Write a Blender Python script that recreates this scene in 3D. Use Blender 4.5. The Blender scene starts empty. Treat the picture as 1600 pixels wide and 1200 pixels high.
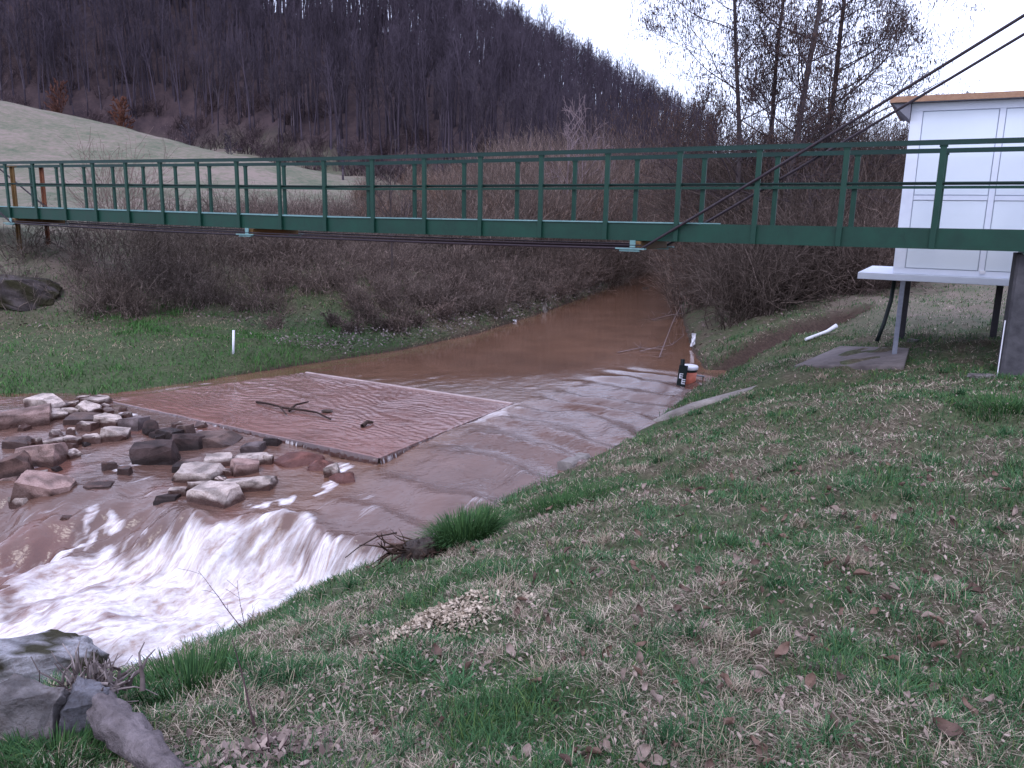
import bpy, math, random
import numpy as np
from mathutils import Vector, Matrix
R = math.radians
rnd = random.Random(7)
rng = np.random.default_rng(11)
scene = bpy.context.scene
col = scene.collection

# ------------------------------------------------------------ camera
EYE = 3.2
FPX = 1250.0                       # focal length in pixels of the 1600 px wide photograph
PITCH, ROLL = 11.8, 1.15
cam_data = bpy.data.cameras.new('camera')
cam_data.sensor_width = 36.0
cam_data.lens = 36.0 * FPX / 1600.0
cam_data.clip_start = 0.05
cam_data.clip_end = 3000.0
cam = bpy.data.objects.new('camera', cam_data)
col.objects.link(cam)
cam_rot = Matrix.Rotation(R(90 - PITCH), 3, 'X') @ Matrix.Rotation(R(ROLL), 3, 'Z')
cam.location = (0, 0, EYE)
cam.rotation_euler = cam_rot.to_euler()
scene.camera = cam

# ------------------------------------------------------------ world: overcast dusk sky
world = bpy.data.worlds.new('World')
scene.world = world
world.use_nodes = True
wn, wl = world.node_tree.nodes, world.node_tree.links
wn.clear()
SUN_EL, SUN_AZ = 48.0, 200.0       # degrees; azimuth clockwise from +Y
sky = wn.new('ShaderNodeTexSky'); sky.sky_type = 'NISHITA'; sky.sun_disc = False
sky.sun_elevation = R(SUN_EL); sky.sun_rotation = R(SUN_AZ)
bg1 = wn.new('ShaderNodeBackground'); bg1.inputs[1].default_value = 0.05
wl.new(sky.outputs[0], bg1.inputs[0])
# cloud cover: an even pale layer with soft variation
tc = wn.new('ShaderNodeTexCoord')
nz = wn.new('ShaderNodeTexNoise'); nz.inputs['Scale'].default_value = 2.2; nz.inputs['Detail'].default_value = 5
wl.new(tc.outputs['Generated'], nz.inputs['Vector'])
cr = wn.new('ShaderNodeValToRGB')
cr.color_ramp.elements[0].position = 0.3; cr.color_ramp.elements[0].color = (0.81, 0.87, 1.22, 1)
cr.color_ramp.elements[1].position = 0.75; cr.color_ramp.elements[1].color = (0.90, 0.94, 1.30, 1)
wl.new(nz.outputs[0], cr.inputs[0])
bg2 = wn.new('ShaderNodeBackground'); bg2.inputs[1].default_value = 1.25
wl.new(cr.outputs[0], bg2.inputs[0])
addw = wn.new('ShaderNodeAddShader')
wl.new(bg1.outputs[0], addw.inputs[0]); wl.new(bg2.outputs[0], addw.inputs[1])
wo = wn.new('ShaderNodeOutputWorld'); wl.new(addw.outputs[0], wo.inputs[0])

sun_data = bpy.data.lights.new('sun', 'SUN')
sun_data.energy = 0.7; sun_data.angle = R(25); sun_data.color = (1.0, 0.96, 0.95)
sun = bpy.data.objects.new('sun', sun_data); col.objects.link(sun)
sd = Vector((math.sin(R(SUN_AZ)) * math.cos(R(SUN_EL)), math.cos(R(SUN_AZ)) * math.cos(R(SUN_EL)), math.sin(R(SUN_EL))))
sun.rotation_euler = sd.to_track_quat('Z', 'Y').to_euler()
scene.view_settings.view_transform = 'Standard'
scene.view_settings.look = 'None'
scene.view_settings.exposure = 0.40
scene.view_settings.gamma = 1.0
scene.render.engine = 'CYCLES'
scene.cycles.use_denoising = True
scene.cycles.max_bounces = 6
scene.cycles.diffuse_bounces = 3
scene.cycles.glossy_bounces = 3

# ------------------------------------------------------------ helpers
def ray(x, y):
    return cam_rot @ Vector(((x - 800) / FPX, (600 - y) / FPX, -1.0))
def at_z(x, y, z):
    d = ray(x, y); t = (z - EYE) / d.z
    return Vector((d.x * t, d.y * t, z))
def at_y(x, y, Y):
    d = ray(x, y); t = Y / d.y
    return Vector((d.x * t, Y, EYE + d.z * t))
def at_ground(x, y):
    d = ray(x, y); t = 1.0
    ts = np.exp(np.linspace(math.log(1.2), math.log(260), 1500))
    P = np.outer(ts, np.array(d)) + np.array((0, 0, EYE))
    h = ground(P[:, 0], P[:, 1])
    k = int(np.argmax(P[:, 2] < h))
    return Vector((P[k, 0], P[k, 1], h[k]))

def _hash(ix, iy, s):
    h = (ix.astype(np.int64) * 374761393 + iy.astype(np.int64) * 668265263 + s * 1442695041) & 0x7fffffff
    h = ((h ^ (h >> 13)) * 1274126177) & 0x7fffffff
    h = h ^ (h >> 16)
    return (h & 0xffff) / 65535.0
def vnoise(x, y, s=0):
    x = np.asarray(x, float); y = np.asarray(y, float)
    ix = np.floor(x); iy = np.floor(y); fx = x - ix; fy = y - iy
    fx = fx * fx * (3 - 2 * fx); fy = fy * fy * (3 - 2 * fy)
    a = _hash(ix, iy, s); b = _hash(ix + 1, iy, s); c = _hash(ix, iy + 1, s); d = _hash(ix + 1, iy + 1, s)
    return (a * (1 - fx) + b * fx) * (1 - fy) + (c * (1 - fx) + d * fx) * fy
def fbm(x, y, s=0, o=4):
    t = 0; a = 0.5; n = 0
    for k in range(o):
        t = t + a * vnoise(x, y, s + k * 17); n += a
        x = x * 2.03 + 11.3; y = y * 2.03 - 7.1; a *= 0.5
    return t / n
def sst(a, b, x):
    t = np.clip((x - a) / (b - a), 0, 1); return t * t * (3 - 2 * t)

def mesh_np(name, verts, faces_flat, loops, mat=None, parent=None, smooth=False, colors=None, attrs=None, link=True):
    """verts (n,3); faces_flat = flat vertex indices; loops = corner count per face (int or array)"""
    me = bpy.data.meshes.new(name)
    verts = np.asarray(verts, np.float32); ff = np.asarray(faces_flat, np.int32).ravel()
    if np.isscalar(loops):
        nf = len(ff) // loops; tot = np.full(nf, loops, np.int32)
    else:
        tot = np.asarray(loops, np.int32); nf = len(tot)
    st = np.concatenate(([0], np.cumsum(tot)[:-1])).astype(np.int32)
    me.vertices.add(len(verts)); me.vertices.foreach_set('co', verts.ravel())
    me.loops.add(len(ff)); me.loops.foreach_set('vertex_index', ff)
    me.polygons.add(nf); me.polygons.foreach_set('loop_start', st); me.polygons.foreach_set('loop_total', tot)
    if smooth: me.polygons.foreach_set('use_smooth', np.ones(nf, bool))
    me.update(calc_edges=True); me.validate()
    if colors is not None:
        a = me.attributes.new('tint', 'FLOAT_COLOR', 'POINT')
        c = np.ones((len(verts), 4), np.float32); c[:, :3] = colors
        a.data.foreach_set('color', c.ravel())
    for k, v in (attrs or {}).items():
        v = np.asarray(v, np.float32)
        if v.ndim == 1:
            a = me.attributes.new(k, 'FLOAT', 'POINT'); a.data.foreach_set('value', v)
        else:
            a = me.attributes.new(k, 'FLOAT_VECTOR', 'POINT'); a.data.foreach_set('vector', v.ravel())
    if mat: me.materials.append(mat)
    o = bpy.data.objects.new(name, me)
    if parent: o.parent = parent
    if link: col.objects.link(o)
    return o

class MB:
    """collects boxes, tubes and prisms; build() links them as one mesh"""
    def __init__(s): s.v = []; s.f = []
    def add(s, vs, fs):
        n = len(s.v); s.v += [tuple(v) for v in vs]; s.f += [tuple(i + n for i in f) for f in fs]
    def beam(s, p0, p1, w, h, up=(0, 0, 1), bev=0.0):
        """box along p0->p1, w across, h along up"""
        p0 = Vector(p0); p1 = Vector(p1); d = (p1 - p0).normalized()
        sdv = d.cross(Vector(up)).normalized(); u = sdv.cross(d).normalized()
        if bev > 0:
            pr = [(-w/2, -h/2 + bev), (-w/2 + bev, -h/2), (w/2 - bev, -h/2), (w/2, -h/2 + bev), (w/2, h/2 - bev), (w/2 - bev, h/2), (-w/2 + bev, h/2), (-w/2, h/2 - bev)]
        else:
            pr = [(-w/2, -h/2), (w/2, -h/2), (w/2, h/2), (-w/2, h/2)]
        n = len(pr)
        vs = [p + sdv * a + u * b for p in (p0, p1) for a, b in pr]
        fs = [(i, (i + 1) % n, n + (i + 1) % n, n + i) for i in range(n)] + [tuple(range(n))[::-1], tuple(range(n, 2 * n))]
        s.add(vs, fs)
    def tube(s, pts, r, n=8):
        pts = [Vector(p) for p in pts]; rs = r if isinstance(r, (list, tuple)) else [r] * len(pts)
        vs = []; prev = None
        for i, p in enumerate(pts):
            d = (pts[min(i + 1, len(pts) - 1)] - pts[max(i - 1, 0)]).normalized()
            a = Vector((0, 0, 1)) if abs(d.z) < .9 else Vector((1, 0, 0))
            if prev is not None: a = prev
            x = (a - d * a.dot(d)).normalized(); y = d.cross(x); prev = x
            vs += [p + (x * math.cos(2 * math.pi * k / n) + y * math.sin(2 * math.pi * k / n)) * rs[i] for k in range(n)]
        fs = [(i * n + k, i * n + (k + 1) % n, (i + 1) * n + (k + 1) % n, (i + 1) * n + k) for i in range(len(pts) - 1) for k in range(n)]
        fs += [tuple(range(n))[::-1], tuple(range((len(pts) - 1) * n, len(pts) * n))]
        s.add(vs, fs)
    def build(s, name, mat, parent=None, smooth=False, bevel=0):
        me = bpy.data.meshes.new(name); me.from_pydata(s.v, [], s.f); me.update()
        if smooth:
            for p in me.polygons: p.use_smooth = len(p.vertices) == 4
        me.materials.append(mat)
        o = bpy.data.objects.new(name, me); o.parent = parent; col.objects.link(o)
        if bevel:
            b = o.modifiers.new('bevel', 'BEVEL'); b.width = bevel; b.segments = 2; b.limit_method = 'ANGLE'
        return o

def tag(o, label=None, cat=None, group=None, kind=None):
    if label: o['label'] = label
    if cat: o['category'] = cat
    if group: o['group'] = group
    if kind: o['kind'] = kind
    return o
def empty(name, loc, rz=0.0):
    o = bpy.data.objects.new(name, None); o.empty_display_size = 0.2
    o.location = loc; o.rotation_euler.z = rz; col.objects.link(o); return o
def copy_tree(o, parent=None):
    c = o.copy(); col.objects.link(c); c.parent = parent
    for ch in list(o.children): copy_tree(ch, c)
    return c

def segs_mesh(name, segs, n=3, mat=None, parent=None, link=True, tint=None):
    """segs: (m,8) p0 p1 r0 r1 -> one mesh of n-sided tapered prisms"""
    S = np.asarray(segs, float); V, F, C = segs_arrays(S, n, tint)
    return mesh_np(name, V, F, 4, mat, parent, smooth=True, colors=C, link=link)
def segs_arrays(S, n=3, tint=None):
    p0, p1, r0, r1 = S[:, 0:3], S[:, 3:6], S[:, 6], S[:, 7]
    d = p1 - p0; L = np.linalg.norm(d, axis=1, keepdims=True) + 1e-9; d = d / L
    a = np.where(np.abs(d[:, 2:3]) < .9, np.array([[0, 0, 1.]]), np.array([[1., 0, 0]]))
    x = np.cross(d, a); x /= np.linalg.norm(x, axis=1, keepdims=True) + 1e-9; y = np.cross(d, x)
    vs = []
    for p, r in ((p0, r0), (p1, r1)):
        for k in range(n):
            t = 2 * math.pi * k / n
            vs.append(p + (x * math.cos(t) + y * math.sin(t)) * r[:, None])
    V = np.stack(vs, 1).reshape(-1, 3)
    m = len(S); b = (np.arange(m) * 2 * n)[:, None, None]
    f = np.array([[k, (k + 1) % n, n + (k + 1) % n, n + k] for k in range(n)])[None]
    F = (b + f).ravel()
    C = None
    if tint is not None: C = np.repeat(np.asarray(tint, float), 2 * n, axis=0)
    return V, F, C

# ------------------------------------------------------------ materials
class NT:
    def __init__(s, name):
        s.m = bpy.data.materials.new(name); s.m.use_nodes = True
        s.n = s.m.node_tree.nodes; s.l = s.m.node_tree.links
        s.b = s.n['Principled BSDF']
    def new(s, t, **kw):
        o = s.n.new(t)
        for k, v in kw.items():
            if k in o.inputs: 
                o.inputs[k].default_value = v
            else: setattr(o, k, v)
        return o
    def link(s, a, b): s.l.new(a, b)
    def noise(s, scale, detail=4, rough=.6, vec=None, dist=0):
        o = s.new('ShaderNodeTexNoise'); o.inputs['Scale'].default_value = scale; o.inputs['Detail'].default_value = detail
        o.inputs['Roughness'].default_value = rough; o.inputs['Distortion'].default_value = dist
        if vec is not None: s.link(vec, o.inputs['Vector'])
        return o.outputs[0]
    def ramp(s, fac, stops):
        o = s.new('ShaderNodeValToRGB'); e = o.color_ramp.elements
        while len(e) < len(stops): e.new(0.5)
        for i, (p, c) in enumerate(stops):
            e[i].position = p; e[i].color = (c[0], c[1], c[2], 1) if not isinstance(c, (int, float)) else (c, c, c, 1)
        s.link(fac, o.inputs[0]); return o.outputs[0]
    def mix(s, fac, a, b, mode='MIX'):
        o = s.new('ShaderNodeMix'); o.data_type = 'RGBA'; o.blend_type = mode
        for v, i in ((fac, 0), (a, 6), (b, 7)):
            if isinstance(v, (int, float)): o.inputs[i].default_value = v
            elif isinstance(v, tuple): o.inputs[i].default_value = (*v, 1)
            else: s.link(v, o.inputs[i])
        return o.outputs[2]
    def attr(s, name, out='Fac'):
        o = s.new('ShaderNodeAttribute'); o.attribute_name = name; return o.outputs[out]
    def math(s, op, a, b=0.0, c=None):
        o = s.new('ShaderNodeMath'); o.operation = op
        for v, i in ((a, 0), (b, 1)) + (((c, 2),) if c is not None else ()):
            if isinstance(v, (int, float)): o.inputs[i].default_value = v
            else: s.link(v, o.inputs[i])
        return o.outputs[0]
    def coord(s, kind='Object', scale=None):
        o = s.new('ShaderNodeTexCoord').outputs[kind]
        if scale:
            m = s.new('ShaderNodeMapping'); m.inputs['Scale'].default_value = scale; s.link(o, m.inputs[0]); o = m.outputs[0]
        return o
    def bump(s, h, strength=.5, dist=.02):
        o = s.new('ShaderNodeBump'); o.inputs['Strength'].default_value = strength; o.inputs['Distance'].default_value = dist
        s.link(h, o.inputs['Height']); s.link(o.outputs[0], s.b.inputs['Normal'])
    def base(s, c):
        if isinstance(c, tuple): s.b.inputs['Base Color'].default_value = (*c, 1)
        else: s.link(c, s.b.inputs['Base Color'])
    def rough(s, v):
        if isinstance(v, (int, float)): s.b.inputs['Roughness'].default_value = v
        else: s.link(v, s.b.inputs['Roughness'])

def simple(name, c1, c2, scale=8, rough=.7, bump=.2, bdist=.01, metal=0, kind='Object', detail=6, stretch=None, spec=.3):
    t = NT(name); v = t.coord(kind, stretch)
    n = t.noise(scale, detail, .65, v); n2 = t.noise(scale * .23, 3, .5, v)
    f = t.mix(.5, n, n2)
    t.base(t.ramp(f, [(.35, c1), (.65, c2)])); t.rough(rough); t.b.inputs['Metallic'].default_value = metal; t.b.inputs['Specular IOR Level'].default_value = spec
    if bump: t.bump(n, bump, bdist)
    return t.m
def tinted(name, rough=.8, spec=.2, back=0.0):
    t = NT(name); a = t.attr('tint', 'Color')
    n = t.noise(30, 2, .5, t.coord('Object'))
    t.base(t.mix(1.0, a, t.ramp(n, [(.3, .8), (.7, 1.2)]), 'MULTIPLY')); t.rough(rough)
    t.b.inputs['Specular IOR Level'].default_value = spec
    return t.m

M = {}
M['green_steel'] = simple('green_paint', (.003, .036, .022), (.006, .055, .033), 5, .5, .15, .003)
M['green_dark'] = simple('dark_green_paint', (.003, .022, .018), (.005, .032, .026), 5, .5, .1, .003)
def paint(name, c1, c2):
    t = NT(name); o = t.coord('Object'); n = t.noise(3, 6, .7, o); s_ = t.noise(14, 6, .75, t.coord('Object', (1, 1, .25)))
    c = t.ramp(n, [(.3, c1), (.7, c2)])
    c = t.mix(t.ramp(s_, [(.60, 0.0), (.72, .55)]), c, tuple(x * .45 for x in c1))
    c = t.mix(t.ramp(t.noise(22, 7, .8, o), [(.66, 0.0), (.72, .8)]), c, (.09, .045, .025))
    t.base(c); t.rough(t.ramp(n, [(.3, .38), (.7, .62)])); t.b.inputs['Specular IOR Level'].default_value = .3
    t.bump(t.noise(60, 4, .6, o), .15, .003); return t.m
M['green_steel'] = paint('green_paint_worn', (.003, .027, .018), (.007, .048, .031))
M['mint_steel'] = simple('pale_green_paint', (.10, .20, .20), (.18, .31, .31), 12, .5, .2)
M['yellow_wood'] = simple('ochre_paint', (.09, .05, .015), (.15, .085, .03), 9, .6, .3)
M['cable'] = simple('cable_steel', (.02, .014, .018), (.04, .028, .035), 60, .55, .3, .002, .3)
M['rust'] = simple('rusty_steel', (.10, .035, .02), (.20, .075, .035), 14, .8, .4)
M['concrete'] = simple('old_concrete', (.13, .11, .105), (.30, .27, .25), 9, .9, .6, .015)
M['dark_concrete'] = simple('weathered_pillar_concrete', (.035, .034, .04), (.10, .095, .105), 7, .85, .6, .012)
M['white_paint'] = simple('white_panel', (.66, .72, .80), (.70, .76, .84), 2, .35, .03, .002)
M['white_trim'] = simple('white_trim', (.66, .70, .80), (.74, .78, .88), 6, .45, .08, .003)
M['seam'] = simple('panel_seam', (.34, .38, .48), (.42, .47, .58), 6, .6, 0)
M['fascia'] = simple('roof_board', (.26, .14, .085), (.38, .23, .15), 12, .7, .3, .004, stretch=(1, 12, 12))
M['soffit'] = simple('grey_soffit', (.17, .17, .20), (.22, .22, .26), 8, .7, .1)
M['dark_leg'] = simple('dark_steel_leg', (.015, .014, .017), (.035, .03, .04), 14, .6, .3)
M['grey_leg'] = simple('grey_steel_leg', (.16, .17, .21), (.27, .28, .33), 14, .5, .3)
M['plastic_white'] = simple('white_plastic', (.66, .66, .72), (.80, .80, .86), 9, .4, .1)
M['black'] = simple('black_plastic', (.006, .012, .012), (.012, .02, .02), 14, .45, .2)
M['orange'] = simple('faded_orange_plastic', (.42, .11, .07), (.55, .17, .11), 14, .5, .1)
M['deadwood'] = simple('weathered_wood', (.025, .018, .018), (.21, .175, .18), 14, .95, 1.0, .05, stretch=(1, 1, 1))
M['darkwood'] = simple('wet_dark_wood', (.018, .012, .01), (.06, .04, .032), 26, .55, .8, .02)
M['shed_roof'] = simple('far_roof_sheet', (.35, .33, .42), (.50, .48, .56), 3, .6, .1)
M['shed_wall'] = simple('far_shed_wall', (.07, .045, .045), (.12, .08, .075), 3, .8, .2)
M['blades'] = tinted('grass_blades', .75, .08)
M['twigs'] = tinted('twig_bark', .95, .04)
M['leaves'] = tinted('dead_leaves', .8, .15)
# ------------------------------------------------------------ plan of the river (x, y, water level)
RB = np.array([(-90, -25, -1.3), (-30, -4, -1.0), (-9, 4.2, -.88), (-4.7, 5.75, -.86), (-3.2, 6.45, -.85), (-2.65, 7.25, -.85), (-2.2, 7.75, -.8),
      (-1.4, 7.95, -.40), (-1.0, 8.3, -.30), (-.36, 9.1, -.26), (.57, 10.3, -.2), (1.45, 11.4, -.12), (2.55, 13.1, -.04),
      (3.25, 14.7, 0), (4.05, 16.1, 0), (4.5, 20, 0), (5.5, 26, 0), (7.6, 38, 0), (12, 52, 0), (30, 90, 0), (60, 140, 0)], float)
LB = np.array([(-90, -8, -1.3), (-34, 6, -1.0), (-16, 12, -.8), (-11, 12.6, -.5), (-8.4, 13.1, -.25), (-6.9, 13.6, -.1), (-4.9, 16.3, 0), (-2.7, 19, 0),
      (-1.0, 22, 0), (.9, 27, 0), (3.4, 34.5, 0), (5.9, 42, 0), (9, 54, 0), (24, 92, 0), (52, 142, 0)], float)
POLY = np.concatenate([LB[:, :2], RB[::-1, :2]])

def dist_line(x, y, L):
    """distance to polyline L plus its 3rd column and y at the nearest point"""
    best = np.full(x.shape, 1e9); lv = np.zeros(x.shape); ny = np.zeros(x.shape)
    for i in range(len(L) - 1):
        ax, ay, al = L[i]; bx, by, bl = L[i + 1]
        dx, dy = bx - ax, by - ay
        t = np.clip(((x - ax) * dx + (y - ay) * dy) / (dx * dx + dy * dy), 0, 1)
        d = np.hypot(x - ax - t * dx, y - ay - t * dy); m = d < best
        best = np.where(m, d, best); lv = np.where(m, al + t * (bl - al), lv); ny = np.where(m, ay + t * dy, ny)
    return best, lv, ny
def inside(x, y, poly):
    r = np.zeros(x.shape, bool); j = len(poly) - 1
    for i in range(len(poly)):
        xi, yi = poly[i]; xj, yj = poly[j]
        c = ((yi > y) != (yj > y)) & (x < (xj - xi) * (y - yi) / (yj - yi + 1e-12) + xi)
        r ^= c; j = i
    return r

CREST = np.array([(-.6, 7.2), (-1.4, 7.9), (-1.9, 8.05), (-2.3, 8.5), (-2.7, 8.5), (-3.3, 8.25), (-3.9, 8.6), (-4.6, 8.7), (-7, 9.15), (-10, 9.8), (-16, 10.8)])[::-1]
def crest_s(X, Y):
    return (Y - np.interp(X, CREST[:, 0], CREST[:, 1])) * .85 + sst(-3.8, -4.8, X) * (fbm(X * 1.1 + 3, Y * 1.1, 150, 3) - .5) * 1.5 + .38 * sst(-4.2, -5.2, X)
def base_level(X, Y):
    s = crest_s(X, Y)
    up = -.19 * sst(0, 1, 1 - s / 3.6)
    soft = sst(-3.4, -4.6, X)                       # on the left the drop is a long rapid
    w0 = .12 + .6 * soft; w1 = .42 + .8 * soft
    drop = .55 * sst(w0, -w1, s)
    return up - drop
DITCH = np.array([(3.9, 16.2, 0), (4.2, 16.6, 0), (5.2, 17.2, 0), (6.6, 18.0, 0), (8.0, 19.0, 0)], float)
def ridge_line(X):
    return np.interp(X, [-260, -121, -76, -30, 0, 16, 30, 46, 76, 110, 200], [60, 56, 51, 42, 32, 26, 19, 9, 0, -1, -1])
def forest_base(X):
    return np.interp(X, [-260, -60, -47, -15, 0, 30, 200], [150, 150, 142, 118, 95, 85, 85])
def hills(X, Y):
    fb = forest_base(X); rl = ridge_line(X)
    zb = np.interp(X, [-200, -80, -47, -15, 5, 60], [18, 16.5, 13.5, 7.2, 4.5, 3.0])       # ground at the wood's foot
    t = np.clip((Y - 32) / (fb - 32), 0, 1)
    field = 2.75 + (zb - 2.75) * t ** 1.5
    mound = 15.3 * np.exp(-((X + 92) / 66) ** 2 - ((Y - 100) / 30) ** 2) * sst(30, 70, Y)
    low = np.maximum(field, 2.8 + mound + .0 * X)
    up = zb + (rl - zb) * sst(0, 1, (Y - fb) / (190 - fb) * .5 + .0) * 2
    up = zb + (rl - zb) * np.sin(np.clip((Y - fb) / (190 - fb), 0, 1) * math.pi / 2)
    z = np.where(Y < fb, low, up)
    z = np.where(Y > 190, rl - (Y - 190) * .16, z)
    return np.maximum(z, -3)
def ground(X, Y, fine=True):
    X = np.asarray(X, float); Y = np.asarray(Y, float)
    dR, lR, yR = dist_line(X, Y, RB); dL, lL, yL = dist_line(X, Y, LB)
    def soft(L, d0):
        num = 0; den = 0
        for i in range(len(L) - 1):
            for f in (0, .5):
                a = L[i] * (1 - f) + L[i + 1] * f; w = 1 / (np.hypot(X - a[0], Y - a[1]) ** 2 + .15) ** 1.5; num = num + w * a[2]; den = den + w
        return num / den
    lR = soft(RB, dR); lL = soft(LB, dL)
    ins = inside(X, Y, POLY)
    # right bank
    pr = np.interp(dR, [0, .25, 1, 2, 4, 6, 9, 14, 30, 100], [.0, .14, .46, .80, 1.22, 1.46, 1.58, 1.70, 2.3, 3.2])
    zr = lR * (1 - sst(0, 5, dR)) + pr
    far_r = sst(16, 19, yR)
    zr = zr * (1 - far_r) + far_r * np.interp(dR, [0, .4, 1.5, 4, 8, 20, 60], [0, .3, .8, 1.3, 1.7, 2.2, 3])
    # left bank
    pl = np.interp(dL, [0, .25, .8, 2.5, 4.5, 6.0, 8, 11, 16, 60], [.0, .12, .26, .38, .50, .62, 1.5, 2.5, 2.7, 2.8])
    zl = lL * (1 - sst(0, 3, dL)) + pl
    far_l = sst(17.5, 22, yL)
    zl = zl * (1 - far_l) + far_l * np.interp(dL, [0, .4, 2, 5, 9, 60], [0, .3, 1.0, 1.9, 2.6, 2.8])
    z = np.where(dL < dR, zl, zr)
    z = np.where(dL < dR, np.where(Y > 28, np.maximum(z, z + (hills(X, Y) - z) * sst(28, 38, Y) * sst(3, 13, dL)), z), z)
    z = z * (1 - sst(60, 90, Y)) + hills(X, Y) * sst(60, 90, Y)
    dd, _, _ = dist_line(X, Y, DITCH)
    z = z - .42 * (1 - sst(.12, .62, dd)) * (X > 2.6)
    n = (fbm(X * .45, Y * .45, 3, 4) - .5) * .30 + (fbm(X * 2.6, Y * 2.6, 5, 3) - .5) * .21
    n2 = (fbm(X * .06, Y * .06, 9, 4) - .5) * 3.0 * sst(50, 110, Y)
    edge = np.minimum(dL, dR)
    z = z + n * sst(0, 1.6, edge) + n2
    bed = np.where(Y < 16, base_level(X, Y), 0) - .12 - np.minimum(edge * .9, .9)
    return np.where(ins & (Y < 75), bed, z)

def sinhgrid(n, lo, hi, s):
    a = math.asinh(lo / s); b = math.asinh(hi / s); return np.sinh(np.linspace(a, b, n)) * s
gx = sinhgrid(560, -420, 420, 3.5); gy = sinhgrid(600, -60, 600, 6.0) + 4.0
GX, GY = np.meshgrid(gx, gy)
GZ = ground(GX.ravel(), GY.ravel())
nx, ny = len(gx), len(gy)
idx = np.arange(nx * ny).reshape(ny, nx)
quads = np.stack([idx[:-1, :-1], idx[:-1, 1:], idx[1:, 1:], idx[1:, :-1]], -1).reshape(-1, 4)
fX, fY = GX.ravel(), GY.ravel()
dRv, _, yRv = dist_line(fX, fY, RB); dLv, _, yLv = dist_line(fX, fY, LB)
left = dLv < dRv
# masks the ground material reads: how green, field, wood floor, bare wet soil
def green_mask(X, Y, left):
    p = fbm(X * .8, Y * .8, 21, 4); q = fbm(X * 3.4, Y * 3.4, 31, 3)
    g = .15 + .7 * sst(.34, .66, p * .32 + q * .68)
    return g
m_green = green_mask(fX, fY, left); m_green = np.where(left & (fY < 21), np.maximum(m_green, sst(5.5, 4.0, dLv) * (.75 + .25 * m_green)), m_green)
m_forest = sst(-4, 4, fY - forest_base(fX) + (fbm(fX * .1, fY * .1, 4) - .5) * 10) * (1 - sst(60, 110, fX - 20))
m_field = np.maximum(sst(27, 34, fY) * left, np.maximum(.85 * left * sst(5.6, 7.5, dLv), (~left) * sst(14.5, 17, fY + .3 * (fX - 8)) * sst(6, 9, fX) * .9)) * (1 - m_forest)
dDv, _, _ = dist_line(fX, fY, DITCH)
m_bare = np.maximum(1 - sst(.0, .22, np.minimum(dRv, dLv)), (1 - sst(.35, .75, dDv)) * (fX > 2.6))

t = NT('ground')
gc = t.coord('Object')
n1 = t.noise(18, 8, .7, gc); n2 = t.noise(90, 4, .7, gc); n3 = t.noise(.9, 5, .6, gc)
soil = t.ramp(n1, [(.3, (.045, .032, .026)), (.5, (.10, .075, .055)), (.72, (.21, .165, .125))])
gr = t.ramp(n1, [(.3, (.022, .048, .020)), (.7, (.062, .112, .038))])
near = t.mix(t.math('MULTIPLY', t.attr('green'), .75), soil, gr)
fn = t.mix(.5, t.noise(.12, 6, .6, gc), t.noise(1.6, 5, .7, gc))
field = t.ramp(fn, [(.36, (.072, .092, .058)), (.48, (.135, .130, .092)), (.60, (.21, .165, .140))])
forest = t.ramp(t.noise(.5, 8, .75, gc), [(.3, (.032, .023, .028)), (.7, (.080, .054, .056))])
c = t.mix(t.attr('field'), near, field); c = t.mix(t.attr('forest'), c, forest)
c = t.mix(t.attr('bare'), c, t.ramp(n1, [(.3, (.03, .02, .016)), (.7, (.085, .055, .045))]))
t.base(c); t.rough(.92); t.b.inputs['Specular IOR Level'].default_value = .15
t.bump(t.mix(.5, n1, n2), .8, .03)
M['ground'] = t.m
gobj = mesh_np('ground', np.stack([fX, fY, GZ], 1), quads, 4, M['ground'], smooth=True,
        attrs=dict(green=m_green, forest=m_forest, field=m_field, bare=m_bare))
tag(gobj, kind='structure')

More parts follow.
